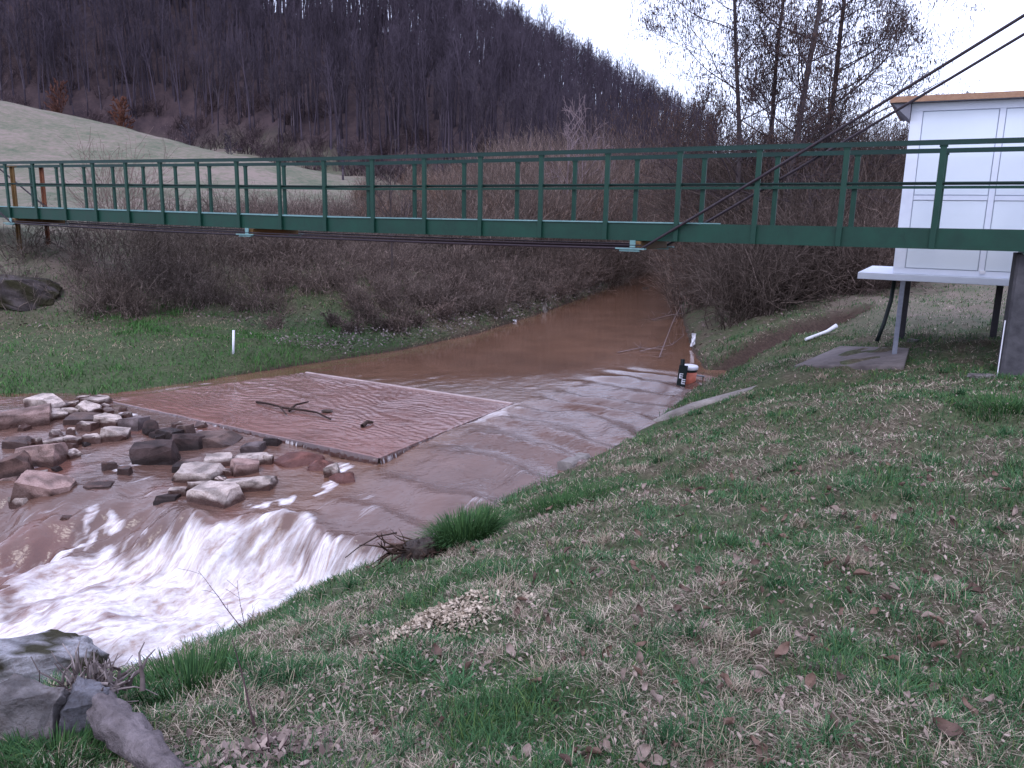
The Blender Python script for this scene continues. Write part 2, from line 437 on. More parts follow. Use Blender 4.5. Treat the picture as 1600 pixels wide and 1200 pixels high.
# ------------------------------------------------------------ water
SL_L, SL_N, SL_R, SL_B = (np.array(at_z(165, 626, 0))[:2], np.array(at_z(592, 716, 0))[:2], np.array(at_z(800, 632, 0))[:2], np.array(at_z(478, 583, 0))[:2])
SLAB = np.array([SL_L, SL_N, SL_R, SL_B])
FLOW = np.array((-.66, -.75))
c_ = SLAB.mean(0); SLAB_IN = np.array([c_ + (p - c_) * (1 - .10 / np.linalg.norm(p - c_)) for p in SLAB])
def water_z(X, Y, film=False):
    s = crest_s(X, Y); z = base_level(X, Y)
    u = X * FLOW[0] + Y * FLOW[1]; v = X * FLOW[1] - Y * FLOW[0]
    chan = sst(-.2, .8, (X - SL_N[0]) - (Y - SL_N[1]) * .55) * sst(-.3, .6, s) * (1 - sst(7.4, 8.8, s))
    uw = u + (fbm(X * .7, Y * .7, 61, 3) - .5) * 1.1
    z = z + chan * .060 * np.sin(uw * 2 * math.pi / .85) * (.35 + 1.1 * fbm(X * .5 + 5, Y * .9, 62, 2))
    z = z + chan * .05 * (fbm(u * .9, v * 2.6, 63, 4) - .5)
    pool = 1 - sst(-.1, .5, s)
    # hump of white water leaning downstream
    zone = np.exp(-((s + .12) / .26) ** 2) * sst(-4.3, -3.4, X)
    z = z + zone * (.30 * (fbm(v * 2.2, u * 1.1, 64, 3) - .38) + .05) + np.exp(-((s + .25) / .4) ** 2) * sst(-4.6, -3.4, X) * (fbm(X * 6, Y * 6, 69, 4) - .5) * .10
    tb = fbm(u * 1.5, v * 2.8, 65, 5)
    z = z + pool * ((tb - .5) * .42 + (fbm(X * 7, Y * 7, 71, 3) - .5) * .05) * (1 - .5 * sst(-1.3, -2.6, s)) + sst(-4, -5, X) * sst(2.4, .4, s) * (1 - pool) * (fbm(X * 3, Y * 3, 66, 4) - .5) * .05
    z = z + (fbm(u * 3.2, v * 6, 67, 3) - .5) * .02 * (1 - pool) * (1 - sst(6, 9, s) * .93)
    rip = (fbm(u * 5 + fbm(X, Y, 70, 2) * 3, v * 2.2, 68, 3) - .5) * .014
    if film:
        wv = u + (fbm(X * .8, Y * .8, 73, 3) - .5) * 1.4
        return .014 + rip * .8 + .003 * np.sin(wv * 2 * math.pi / .16) * sst(.35, .65, fbm(X * 1.2, Y * 1.2, 74, 3)) + .010 * (fbm(u * 7, v * 1.6, 75, 3) - .5)
    return np.where(inside(X, Y, SLAB_IN), -.35, z)
def foam_at(X, Y):
    s = crest_s(X, Y)
    u = X * FLOW[0] + Y * FLOW[1]; v = X * FLOW[1] - Y * FLOW[0]
    # the silky fall
    fall = sst(.16, -.08, s + (fbm(v * 3, u * .5, 80, 2) - .5) * .35) * sst(-4.2, -3.5, X) * (1 - .0 * s)
    str_ = fbm(v * 7, u * .8, 81, 4)
    fall = fall * (.45 + .9 * sst(.34, .6, str_))
    # churning pool with brown windows, thinning towards the near bank
    p = fbm(u * 1.1 + fbm(X * .8, Y * .8, 84, 2) * 2, v * 3.2, 82, 5)
    reach = 1 - sst(1.05, 1.75, -s + (fbm(X * .9, Y * .9, 85, 2) - .5) * .9)
    reach = np.where(X < -4.6, 1 - sst(1.3, 2.7, -s + (fbm(X * .9, Y * .9, 85, 2) - .5) * .9), reach)
    pool = sst(.0, -.45, s + .30 * sst(-3.8, -4.5, X)) * reach * (.50 + .9 * sst(.30, .50, p))
    pool = pool * (1 - .85 * sst(-7.5, -9, X) * .4)
    fall = fall * (1 - .55 * sst(-2.6, -3.1, X) * sst(-.3, .1, s) ) * (.35 + .8 * sst(.3, .55, fbm(X * 1.7 + 4, Y * 1.7, 88, 3)))
    pool = pool * (1 - sst(-4.4, -5.4, X) * (1 - sst(.40, .56, fbm(u * 1.6, v * 2.2, 89, 4))) * .85)
    f = np.maximum(fall * sst(-1.9, -.3, s), pool)
    # rapids between the stones on the left
    q = fbm(u * 1.6, v * 5.0, 83, 5)
    rap = sst(-4.0, -4.6, X) * sst(1.1, .1, s + 1.2 * sst(-4.6, -6, X)) * (s > -.6) * sst(.50, .66, q) * 1.0
    rap2 = sst(3.9, 2.0, s) * (s > 0) * sst(.60, .74, fbm(u * 1.3 + 9, v * 3.6, 86, 5)) * .25
    return np.clip(np.maximum(np.maximum(f, rap), rap2), 0, 1)
wx = np.concatenate([np.arange(-40, -11, .5), np.arange(-11, 4.2, .035), np.arange(4.3, 40, .35)])
wy = np.concatenate([np.arange(-8, 4, .5), np.arange(4, 15.2, .035), np.arange(15.3, 24, .1), np.arange(24, 100, .6)])
WX, WY = np.meshgrid(wx, wy); sh = WX.shape
X, Y = WX.ravel(), WY.ravel()
dRw, _, _ = dist_line(X, Y, RB); dLw, _, _ = dist_line(X, Y, LB)
keep = inside(X, Y, POLY) | (np.minimum(dRw, dLw) < .8)
idx = np.arange(X.size).reshape(sh); K = keep.reshape(sh)
kq = K[:-1, :-1] & K[:-1, 1:] & K[1:, 1:] & K[1:, :-1]
q = np.stack([idx[:-1, :-1], idx[:-1, 1:], idx[1:, 1:], idx[1:, :-1]], -1)[kq]
used = np.unique(q); remap = np.full(X.size, -1); remap[used] = np.arange(used.size)
X, Y = X[used], Y[used]; q = remap[q]
WZ = water_z(X, Y); foam = foam_at(X, Y)
inS = inside(X, Y, SLAB_IN)
# trickles of white water between the stones
for seg_, wd_ in (([(186, 745), (225, 736), (262, 722), (300, 706)], .10), ([(372, 684), (410, 702)], .09), ([(300, 690), (330, 702)], .06), ([(540, 742), (508, 778), (455, 792), (400, 800)], .13), ([(150, 800), (172, 830), (205, 872)], .24), ([(212, 812), (226, 850), (222, 885)], .13), ([(90, 850), (60, 880)], .12), ([(196, 668), (215, 674)], .08), ([(470, 728), (500, 738)], .06), ([(640, 655), (760, 650)], .0)):
    L_ = np.array([(*at_z(a_, b_, -.25)[:2], 0) for a_, b_ in seg_]); dd_, _, _ = dist_line(X, Y, L_)
    if wd_: foam = np.maximum(foam, sst(wd_ * 1.5, wd_ * .2, dd_ + (fbm(X * 5, Y * 5, 140, 3) - .5) * wd_ * 1.6) * sst(.30, .60, fbm(X * 9, Y * 5, 141, 4)) * .85)
def edge_d(a, b): return dist_line(X, Y, np.array([(*a, 0), (*b, 0)]))[0]
eLN = edge_d(SL_L, SL_N); eNR = edge_d(SL_N, SL_R); eBR = edge_d(SL_B, SL_R)
foam = np.where(inS, 0, foam)
spill = (vnoise((X - Y * .5) * 26, Y * 0, 90) > .42) * sst(.16, .03, eLN) * (~inS) * (fbm(X * 1.1, Y * 1.1, 91, 2) > .42)
foam = np.maximum(foam, spill * .22)
foam = np.maximum(foam, sst(.05, .02, eBR) * .42)
side = ((X - SL_N[0]) * (SL_R[1] - SL_N[1]) - (Y - SL_N[1]) * (SL_R[0] - SL_N[0])) > 0
tNR = np.clip((Y - SL_N[1]) / (SL_R[1] - SL_N[1]), 0, 1)
foam = np.maximum(foam, (~inS) * side * sst(.45, .05, eNR + (fbm(X * 4, Y * 4, 92, 3) - .5) * .5) * sst(.45, .8, tNR) * .75)
U = X * FLOW[0] + Y * FLOW[1]; V = X * FLOW[1] - Y * FLOW[0]
sw = crest_s(X, Y)
chn = sst(-.2, .8, (X - SL_N[0]) - (Y - SL_N[1]) * .55) * (1 - sst(6.5, 9, sw))
shal = sst(-2.0, -4.0, X) * sst(6, 4, sw)
wt = np.array([[.150, .078, .050]]) * np.ones((len(X), 1))
def lay(w, c_): 
    global wt
    wt = wt * (1 - w[:, None]) + np.array([c_]) * w[:, None]
lay(chn * .8, (.118, .070, .060)); lay(shal * .7, (.112, .064, .054))
lay(shal * .5 * sst(.5, .7, fbm(X * 1.3, Y * 1.3, 120, 4)), (.17, .062, .045))
lay(1.0 * inS, (.205, .098, .080))
calm = sst(17, 13.5, Y - .2 * X) ; calm = calm * .8
t = NT('river_water')
fl = t.attr('flow', 'Vector')
mp = t.new('ShaderNodeMapping'); mp.inputs['Scale'].default_value = (1.2, 6.5, 1); t.link(fl, mp.inputs[0])
streak = t.noise(1.6, 7, .62, mp.outputs[0], .35)
mp2 = t.new('ShaderNodeMapping'); mp2.inputs['Scale'].default_value = (3.0, 8.0, 1); t.link(fl, mp2.inputs[0])
fine = t.noise(3.0, 6, .6, mp2.outputs[0])
fo = t.attr('foam')
f2 = t.math('ADD', fo, t.math('MULTIPLY', t.math('SUBTRACT', streak, .5), 1.1))
gate = t.ramp(fo, [(.02, 0.0), (.2, 1.0)])
ff = t.math('MULTIPLY', t.ramp(f2, [(.25, 0.0), (.85, 1.0)]), gate)
brown = t.mix(1.0, t.attr('tint', 'Color'), t.ramp(t.noise(.9, 5, .6, fl, .6), [(.3, .8), (.7, 1.2)]), 'MULTIPLY')
t.base(t.mix(ff, brown, t.ramp(t.mix(.5, streak, fine), [(.38, (.40, .29, .25)), (.50, (.66, .60, .60)), (.60, (.82, .80, .84))])))
t.rough(t.math('ADD', t.math('MULTIPLY', ff, .55), t.math('ADD', t.math('MULTIPLY', t.attr('calm'), .13), .06)))
t.b.inputs['IOR'].default_value = 1.55
gc = t.coord('Object', (1, 1, 1))
rmap = t.new('ShaderNodeMapping'); rmap.inputs['Rotation'].default_value = (0, 0, .5); rmap.inputs['Scale'].default_value = (.55, 1.35, 1); t.link(gc, rmap.inputs[0])
rip = t.noise(4.2, 4, .5, rmap.outputs[0], 1.2); rip2 = t.noise(19, 2, .5, rmap.outputs[0], .8)
hh = t.math('ADD', t.math('MULTIPLY', rip, .7), t.math('MULTIPLY', rip2, .3))
cal = t.attr('calm')
hh = t.math('MULTIPLY', hh, t.math('ADD', t.math('MULTIPLY', cal, .9), .07))
hh = t.math('ADD', hh, t.math('MULTIPLY', t.math('MULTIPLY', fine, ff), 1.0))
t.bump(hh, .8, .04)
M['water'] = t.m
wobj = mesh_np('water', np.stack([X, Y, WZ], 1), q, 4, M['water'], smooth=True,
        colors=wt, attrs=dict(foam=foam, calm=calm, flow=np.stack([U, V, 0 * U], 1)))
tag(wobj, kind='structure')

# thin sheet of water gliding over the slab, laid out along the slab's own sides
na, nb_ = 330, 230
A_, B_ = np.meshgrid(np.linspace(0, 1, na), np.linspace(0, 1, nb_)); A_, B_ = A_.ravel(), B_.ravel()
Pq = (SL_L[None] * (1 - A_[:, None]) + SL_N[None] * A_[:, None]) * (1 - B_[:, None]) + (SL_B[None] * (1 - A_[:, None]) + SL_R[None] * A_[:, None]) * B_[:, None]
fz = water_z(Pq[:, 0], Pq[:, 1], True); ix = np.arange(na * nb_).reshape(nb_, na)
V3 = np.stack([Pq[:, 0], Pq[:, 1], fz], 1)
q0 = np.stack([ix[:-1, :-1], ix[:-1, 1:], ix[1:, 1:], ix[1:, :-1]], -1).reshape(-1, 4)
fm = np.zeros(len(V3)); tw = np.repeat(np.array([[.195, .095, .078]]), len(V3), 0)
# rounded lips spilling down the downstream sides
def lip(rowi, nrm, dep):
    global V3, q0, fm, tw
    base = V3[rowi]; n0 = len(V3); k = len(rowi); rings = []
    for j, (o_, d_) in enumerate(((.015, -.008), (.032, -.025), (.042, -.055), (.047, -dep))): rings.append(base + np.array([nrm[0] * o_, nrm[1] * o_, d_])[None] + np.outer((vnoise(np.arange(k) * .55, 0 * np.arange(k), 5) - .5) * .03 * (j > 0), np.array([nrm[0], nrm[1], 0])))
    V3 = np.concatenate([V3] + rings); ids = [rowi] + [np.arange(n0 + j * k, n0 + (j + 1) * k) for j in range(4)]
    for a_, b_ in zip(ids[:-1], ids[1:]): q0 = np.concatenate([q0, np.stack([a_[:-1], b_[:-1], b_[1:], a_[1:]], 1)])
    st = sst(.45, .75, vnoise(np.arange(k) * .8, 0 * np.arange(k), 9)) * sst(.45, .62, vnoise(np.arange(k) * .045, 0 * np.arange(k), 19))
    fm = np.concatenate([fm] + [st * f_ for f_ in (0, .3, .6, .6)]); tw = np.concatenate([tw] + [np.repeat(np.array([[.07, .035, .03]]), k, 0)] * 4)
e1 = (SL_N - SL_L) / np.linalg.norm(SL_N - SL_L); e2 = (SL_R - SL_N) / np.linalg.norm(SL_R - SL_N)
lip(ix[0, :], (e1[1], -e1[0]), .11); lip(ix[:, -1], (e2[1], -e2[0]), .10)
fu = V3[:, 0] * FLOW[0] + V3[:, 1] * FLOW[1]; fv = V3[:, 0] * FLOW[1] - V3[:, 1] * FLOW[0]
film = mesh_np('water', V3, q0, 4, M['water'], smooth=True, colors=tw, attrs=dict(foam=fm, calm=np.full(len(V3), .40), flow=np.stack([fu, fv, 0 * fu], 1)))
tag(film, kind='structure')
mb = MB(); mb.beam((*(SL_B + e1 * .0), .004), (*SL_R, .008), .07, .05)
M['lip'] = simple('wet_lip_concrete', (.30, .22, .21), (.48, .38, .37), 12, .25, .3, .006)
tag(mb.build('weir_lip', M['lip'], bevel=.01), 'thin pale raised lip along the upstream edge of the flooded slab', 'weir lip')
# concrete weir slab under the thin sheet of water
mb = MB()
c = SLAB.mean(0); out = [tuple(c + (p - c) * (1 - .01 / np.linalg.norm(p - c))) for p in SLAB]
mb.add([(*p, -.9) for p in out] + [(*p, -.012) for p in out], [(3, 2, 1, 0), (4, 5, 6, 7), (0, 1, 5, 4), (1, 2, 6, 5), (2, 3, 7, 6), (3, 0, 4, 7)])
t = NT('wet_weir_concrete'); n = t.noise(12, 6, .7, t.coord('Object'))
t.base(t.ramp(n, [(.3, (.035, .020, .017)), (.7, (.11, .065, .052))])); t.rough(.35); t.bump(n, .6, .02)
M['weir'] = t.m
weir = mb.build('weir_slab', M['weir'], bevel=.02)
tag(weir, 'flat concrete weir slab covered by a thin sheet of brown water', 'weir')
# ------------------------------------------------------------ grass blades (one mesh per stretch of turf)
def blades(name, X, Y, h, w, lean, color, seed):
    """curved three-piece blades rooted at X,Y; all arrays of equal length"""
    g = np.random.default_rng(seed); n = len(X)
    Z = ground(X, Y) - .012
    a = g.uniform(0, 2 * math.pi, n); b = a + g.normal(0, .5, n) + math.pi / 2
    dx, dy = np.cos(a), np.sin(a); sx, sy = np.cos(b), np.sin(b)
    rows = []
    for f, wf in ((0, 1.0), (.45, .85), (.8, .55)):
        up = h * (f - .25 * lean * f * f); out = h * lean * f ** 1.7
        cx, cy, cz = X + dx * out, Y + dy * out, Z + up * (1 - .35 * lean)
        rows.append(np.stack([cx - sx * w * wf / 2, cy - sy * w * wf / 2, cz], 1))
        rows.append(np.stack([cx + sx * w * wf / 2, cy + sy * w * wf / 2, cz], 1))
    out = h * lean
    rows.append(np.stack([X + dx * out, Y + dy * out, Z + h * (1 - .25 * lean) * (1 - .45 * lean)], 1))
    V = np.stack(rows, 1).reshape(-1, 3)
    b0 = (np.arange(n) * 7)[:, None]
    F = (b0 + np.array([[0, 1, 3, 2, 2, 3, 5, 4, 4, 5, 6]])).ravel()
    L = np.tile([4, 4, 3], n)
    o = mesh_np(name, V, F, L, M['blades'], colors=np.repeat(color, 7, axis=0))
    return o
def blade_color(g, X, Y, n, bias=0.0):
    gm = green_mask(X, Y, False) * .9 + .12 + bias
    straw = g.uniform(0, 1, n) > gm
    t = g.uniform(0, 1, (n, 1))
    green = np.array([[.022, .070, .028]]) * (1 - t) + np.array([[.075, .150, .062]]) * t
    yel = g.uniform(0, 1, (n, 1)) > .85; green = np.where(yel, green * np.array([[1.7, 1.25, .9]]), green)
    dry = np.array([[.085, .066, .048]]) * (1 - t ** 1.5) + np.array([[.52, .44, .34]]) * t ** 1.3
    return np.where(straw[:, None], dry, green), straw
CURB = []
def not_curb(X, Y):
    d, _, _ = dist_line(X, Y, np.array([(p[0], p[1], 0) for p in CURB])); return d > .30
curb_px = [(880, 737), (905, 725), (935, 709), (965, 693), (1000, 674), (1040, 655), (1085, 638), (1140, 620), (1190, 603), (1240, 586)]
CURB_XY = None
CURB = [at_ground(*p) for p in curb_px]
PAD = [at_ground(*p) for p in ((1312, 546), (1420, 549), (1412, 578), (1240, 577))]

g = np.random.default_rng(5)
N = 430000
r = np.exp(g.uniform(math.log(1.25), math.log(22), N)); r = np.concatenate([r, g.uniform(8, 25, 110000)]); N = len(r); th = g.uniform(R(-41), R(41), N)
X = r * np.sin(th); Y = r * np.cos(th)
d1, _, ny1 = dist_line(X, Y, RB); d2, _, _ = dist_line(X, Y, LB); dd, _, _ = dist_line(X, Y, DITCH)
ok = (~inside(X, Y, POLY)) & (d1 < d2) & (d1 > .05) & not_curb(X, Y) & ((dd > .42) | (X < 3.4))
ok &= ~inside(X, Y, np.array([p[:2] for p in PAD])) & (Y < 21 + .35 * np.maximum(X - 7, 0)) & ~((ny1 > 19) & (d1 < 2))
# thinner where the turf is worn and bare
worn = fbm(X * 1.3, Y * 1.3, 44, 4)
ok &= g.uniform(0, 1, N) < sst(.22, .42, worn) * .7 + .3
under = sst(6.3, 7.5, X) * sst(11.0, 12.2, Y + .5 * (X - 8))     # shaded ground below the kiosk: short sparse turf
ok &= g.uniform(0, 1, N) > .45 * under
X, Y, r = X[ok], Y[ok], r[ok]; n = len(X)
colr, straw = blade_color(g, X, Y, n)
tuft = fbm(X * 2.1, Y * 2.1, 45, 3)
h = g.uniform(.035, .085, n) + .09 * sst(.5, .75, tuft) * g.uniform(.3, 1, n) * (~straw)
h *= 1 + .5 * sst(1.6, .2, d1[ok]) * (~straw)
lean = np.where(straw, g.uniform(.7, 1.5, n), g.uniform(.15, .9, n))
h = np.where(straw, h * 1.15, h)
w = g.uniform(.0022, .0042, n) * (1 + .16 * np.maximum(r - 2.5, 0)) 
# thicker clumps give the turf its relief
CN = 520; cr_ = np.exp(g.uniform(math.log(1.6), math.log(13), CN)); ct_ = g.uniform(R(-36), R(38), CN); cx_, cy_ = cr_ * np.sin(ct_), cr_ * np.cos(ct_)
cd1, _, _ = dist_line(cx_, cy_, RB); okc = ~inside(cx_, cy_, POLY) & (cd1 > .15) & (cd1 < dist_line(cx_, cy_, LB)[0]) & not_curb(cx_, cy_) & ~((cx_ > 6) & (cy_ > 10.5)); cx_, cy_ = cx_[okc], cy_[okc]
m_ = 95; rad_ = np.repeat(g.uniform(.03, .13, len(cx_)) * (1 + .03 * cr_[okc]), m_); aa = g.uniform(0, 6.28, len(rad_)); qq = np.sqrt(g.uniform(0, 1, len(rad_)))
X2 = np.repeat(cx_, m_) + rad_ * qq * np.cos(aa); Y2 = np.repeat(cy_, m_) + rad_ * qq * np.sin(aa); r2 = np.hypot(X2, Y2); n2_ = len(X2)
dryc = np.repeat(g.uniform(0, 1, len(cx_)) < .22, m_); hc = np.repeat(g.uniform(.07, .17, len(cx_)), m_) * g.uniform(.5, 1.05, n2_); tt = g.uniform(0, 1, (n2_, 1)); shade = np.repeat(g.uniform(.7, 1.35, len(cx_)), m_)[:, None]
c2 = np.where(dryc[:, None], np.array([[.13, .10, .075]]) * (1 - tt) + np.array([[.42, .34, .26]]) * tt, (np.array([[.018, .062, .026]]) * (1 - tt) + np.array([[.065, .145, .062]]) * tt) * shade)
dm_ = g.uniform(0, 1, n2_) < .12; c2[dm_] = np.array((.34, .28, .20))
X = np.concatenate([X, X2]); Y = np.concatenate([Y, Y2]); h = np.concatenate([h, hc]); w = np.concatenate([w, g.uniform(.0024, .0044, n2_) * (1 + .13 * np.maximum(r2 - 2.5, 0))]); lean = np.concatenate([lean, g.uniform(.2, 1.1, n2_)]); colr = np.concatenate([colr, c2])
tag(blades('bank_grass', X, Y, h, w, np.minimum(lean, 1.3), colr, 6), 'short green turf mixed with dry straw on the near bank', 'grass', kind='stuff')

# meadow beyond the water
N = 330000
X = g.uniform(-20, 9, N); Y = g.uniform(12.5, 42, N)
d2, _, ny2 = dist_line(X, Y, LB); d1, _, _ = dist_line(X, Y, RB)
ok = (~inside(X, Y, POLY)) & (d2 < d1) & (d2 > .02) & (d2 < 9.5) & ~((d2 > 5.5) & (ny2 > 19.6))
pq = fbm(X * .5, Y * .5, 47, 4)
ok &= g.uniform(0, 1, N) < .60 + .5 * sst(.35, .55, pq + .25 * sst(2.5, .5, d2))
ok &= g.uniform(0, 1, N) > .75 * sst(6.0, 8.0, d2)
X, Y = X[ok], Y[ok]; n = len(X); r = np.hypot(X, Y)
gm = np.clip(.12 + sst(.34, .54, pq[ok]) * .75 + .9 * sst(3.2, .8, d2[ok]) + .3 * sst(-7, -11, X) * sst(6, 5, d2[ok]), 0, .96) * (1 - .85 * sst(18.6, 20.2, ny2[ok]))
straw = g.uniform(0, 1, n) > gm; t_ = g.uniform(0, 1, (n, 1))
colr = np.where(straw[:, None], np.array([[.14, .10, .075]]) * (1 - t_) + np.array([[.36, .29, .20]]) * t_, np.array([[.030, .090, .026]]) * (1 - t_) + np.array([[.085, .185, .052]]) * t_)
h = g.uniform(.05, .12, n) + .12 * sst(.55, .75, fbm(X * 1.6, Y * 1.6, 48, 3)) * (~straw)
tag(blades('meadow_grass', X, Y, h, g.uniform(.009, .017, n), np.where(straw, g.uniform(.7, 1.2, n), g.uniform(.2, .8, n)), colr, 8),
    'lush green grass on the flat meadow across the river', 'grass', kind='stuff')

def clump(name, c, rad, n, hh, ww, base, seed, mat='blades', z0=None):
    g = np.random.default_rng(seed); a = g.uniform(0, 2 * math.pi, n); q_ = np.sqrt(g.uniform(0, 1, n)) * rad
    X = c[0] + q_ * np.cos(a); Y = c[1] + q_ * np.sin(a)
    h = hh * g.uniform(.55, 1.05, n); t_ = g.uniform(0, 1, (n, 1)); colr = np.array([base[0]]) * (1 - t_) + np.array([base[1]]) * t_
    return blades(name, X, Y, h, g.uniform(.7, 1.2, n) * ww, g.uniform(.15, 1.0, n), colr, seed)
GRN = ((.020, .055, .022), (.060, .125, .040))
c = at_ground(727, 850)
tag(clump('grass_tuft', c, .27, 1500, .42, .009, GRN, 71), 'large dark green grass tuft overhanging the near bank beside the stump', 'grass tuft')
tag(clump('grass_tuft', at_ground(300, 1085), .33, 1500, .20, .006, GRN, 72), 'bushy green tuft at the brown water edge by the low left stones', 'grass tuft')
tag(clump('grass_tuft', at_ground(880, 790), .5, 1500, .17, .006, GRN, 73), 'long green grass bank hanging over the water right of the big tuft', 'grass tuft')
tag(clump('grass_tuft', at_ground(90, 1195), .20, 1100, .13, .005, GRN, 74), 'green grass tuft below the driftwood log in the bottom left corner', 'grass tuft')
tag(clump('grass_tuft', at_ground(1570, 640), .45, 900, .16, .008, GRN, 75), 'dark green grass tuft in front of the concrete pillar', 'grass tuft')

# ------------------------------------------------------------ woody plants as lists of tapered pieces
def tint_of(n, a, b, g):
    t_ = g.uniform(0, 1, (n, 1)); return np.array([a]) * (1 - t_) + np.array([b]) * t_
def branch(S, p, d, L, r, depth, g, nseg=4, kids=(4, 3, 3), spread=.6, droop=0.0, up=.1, taper=.35, ratio=.55, minr=.003, wob=.12, tips=None, start=.25):
    p = np.array(p, float); d = np.array(d, float); d /= np.linalg.norm(d); step = L / nseg; pts = [p]; rad = [r]
    for i in range(nseg):
        d = d + g.normal(0, wob, 3) + np.array((0, 0, up - droop * (i / nseg))); d /= np.linalg.norm(d)
        q_ = p + d * step; rr = max(minr, r * (1 - (1 - taper) * (i + 1) / nseg))
        S.append((*p, *q_, rad[-1], rr)); p = q_; pts.append(p); rad.append(rr)
    if tips is not None and depth <= 1: tips.append(p.copy())
    if depth > 0:
        k = kids[-depth] if depth <= len(kids) else kids[0]
        for j in range(k):
            f = start + (1 - start) * (j + g.uniform(.1, .9)) / k; i = min(int(f * nseg), nseg - 1); ff_ = f * nseg - i
            b = pts[i] * (1 - ff_) + pts[i + 1] * ff_
            ax = pts[i + 1] - pts[i]; ax /= np.linalg.norm(ax)
            rv = g.normal(0, 1, 3); rv -= ax * rv.dot(ax); rv /= np.linalg.norm(rv) + 1e-9
            nd = ax * (1 - spread * .5) + rv * spread
            branch(S, b, nd, L * ratio * (1.15 - .55 * f) * g.uniform(.8, 1.2), max(minr, rad[i] * .55), depth - 1, g, max(2, nseg - 1), kids, spread, droop, up, taper, ratio, minr, wob, tips, .15)

def bush_segs(g, n, H, spread, rr, sub=5, wob=.16):
    S = []
    for k in range(n):
        a = g.uniform(0, 6.28); q_ = g.uniform(0, spread * .5); t_ = abs(g.normal(0, .32)) + .05
        branch(S, (q_ * math.cos(a), q_ * math.sin(a), -.1), (math.cos(a) * t_, math.sin(a) * t_, 1), H * g.uniform(.5, 1.05), rr * g.uniform(.7, 1.3), 1, g, 5, (sub,), .5, .10, .05, .3, .5, rr * .35, wob)
    return np.array(S)
def scatter_bush(S0, X, Y, Z, sc, tint, g):
    parts, tints = [], []
    for i in range(len(X)):
        S = S0[i % len(S0)].copy(); a = g.uniform(0, 6.28); c_, s_ = math.cos(a), math.sin(a); k = sc[i]
        for o_ in (0, 3):
            x_, y_ = S[:, o_].copy(), S[:, o_ + 1].copy(); S[:, o_] = (x_ * c_ - y_ * s_) * k + X[i]; S[:, o_ + 1] = (x_ * s_ + y_ * c_) * k + Y[i]; S[:, o_ + 2] = S[:, o_ + 2] * k + Z[i]
        parts.append(S); tints.append(tint[i][None] * g.uniform(.45, 1.0, (len(S), 1)) * (1 + 1.1 * (g.uniform(0, 1, (len(S), 1)) > .75)))
    return np.concatenate(parts), np.concatenate(tints)
# forest tree kinds
forest_meshes = []
def forest_tree(seed, H=15.0, nb=22, sub=4):
    g = np.random.default_rng(seed); S = []; p = np.array((0, 0, -.5)); r0 = .19; n = 9; pts = [p]; d = np.array((g.normal(0, .03), g.normal(0, .03), 1))
    for i in range(n):
        d = d + g.normal(0, .035, 3); d[2] = 1; q_ = p + d * H / n; S.append((*p, *q_, r0 * (1 - i / n * .85), r0 * (1 - (i + 1) / n * .85))); p = q_; pts.append(p)
    trunk = list(S); S = []
    for j in range(nb):
        f = g.uniform(.50, .98) if g.uniform() < .9 else g.uniform(.3, .5); i = min(int(f * n), n - 1); b = pts[i] + (pts[i + 1] - pts[i]) * (f * n - i); a = g.uniform(0, 2 * math.pi)
        sp = .75 - .45 * f
        branch(S, b, (math.cos(a) * sp, math.sin(a) * sp, .75), (1.25 - f) * H * .42 * g.uniform(.7, 1.2), .055 * (1.3 - f), 2, g, 3, (sub, 3), .55, 0, .12, .35, .5, .017, .12)
    return np.array(trunk), np.array(S)
BARK = ((.040, .032, .044), (.095, .078, .092))
kinds = []
for k in range(5):
    tr, br = forest_tree(100 + k, 15 + k * .6)
    allS = np.concatenate([tr, br]); gg = np.random.default_rng(k)
    V, F, C = segs_arrays(allS, 3, tint_of(len(allS), *BARK, gg))
    o = mesh_np('forest_tree', V, F, 4, M['twigs'], smooth=True, colors=C, link=False); kinds.append(o.data); bpy.data.objects.remove(o)
g = np.random.default_rng(21)
cand = []
# skyline rank and front rank: individual trees
for X0 in np.linspace(-135, 60, 165):
    x_ = X0 + g.uniform(-.6, .6); y_ = 188 + g.uniform(-9, 3)
    cand.append((x_, y_, 'ridge'))
for X0 in np.linspace(-118, 42, 75):
    x_ = X0 + g.uniform(-.9, .9); y_ = float(forest_base(np.array(x_))) + g.uniform(1, 9)
    cand.append((x_, y_, 'foot'))
cs = np.array([(a, b) for a, b, _ in cand]); cz = ground(cs[:, 0], cs[:, 1])
LABS = {'ridge': ('bare deciduous tree standing on the wooded ridge against the pale sky', 'bare trees along the ridge skyline'),
        'foot': ('bare dark tree at the lower edge of the wood above the field', 'bare trees along the foot of the wood')}
for i, (x_, y_, kd) in enumerate(cand):
    o = bpy.data.objects.new('forest_tree', kinds[i % 5]); s_ = g.uniform(.72, 1.12) * (.92 if kd == 'ridge' else .8)
    if x_ > 10: s_ *= .62
    o.location = (x_, y_, cz[i] - .1); o.rotation_euler = (0, 0, g.uniform(0, 6.28)); o.scale = (s_ * 1.1, s_ * 1.1, s_)
    col.objects.link(o); tag(o, LABS[kd][0], 'tree', LABS[kd][1])
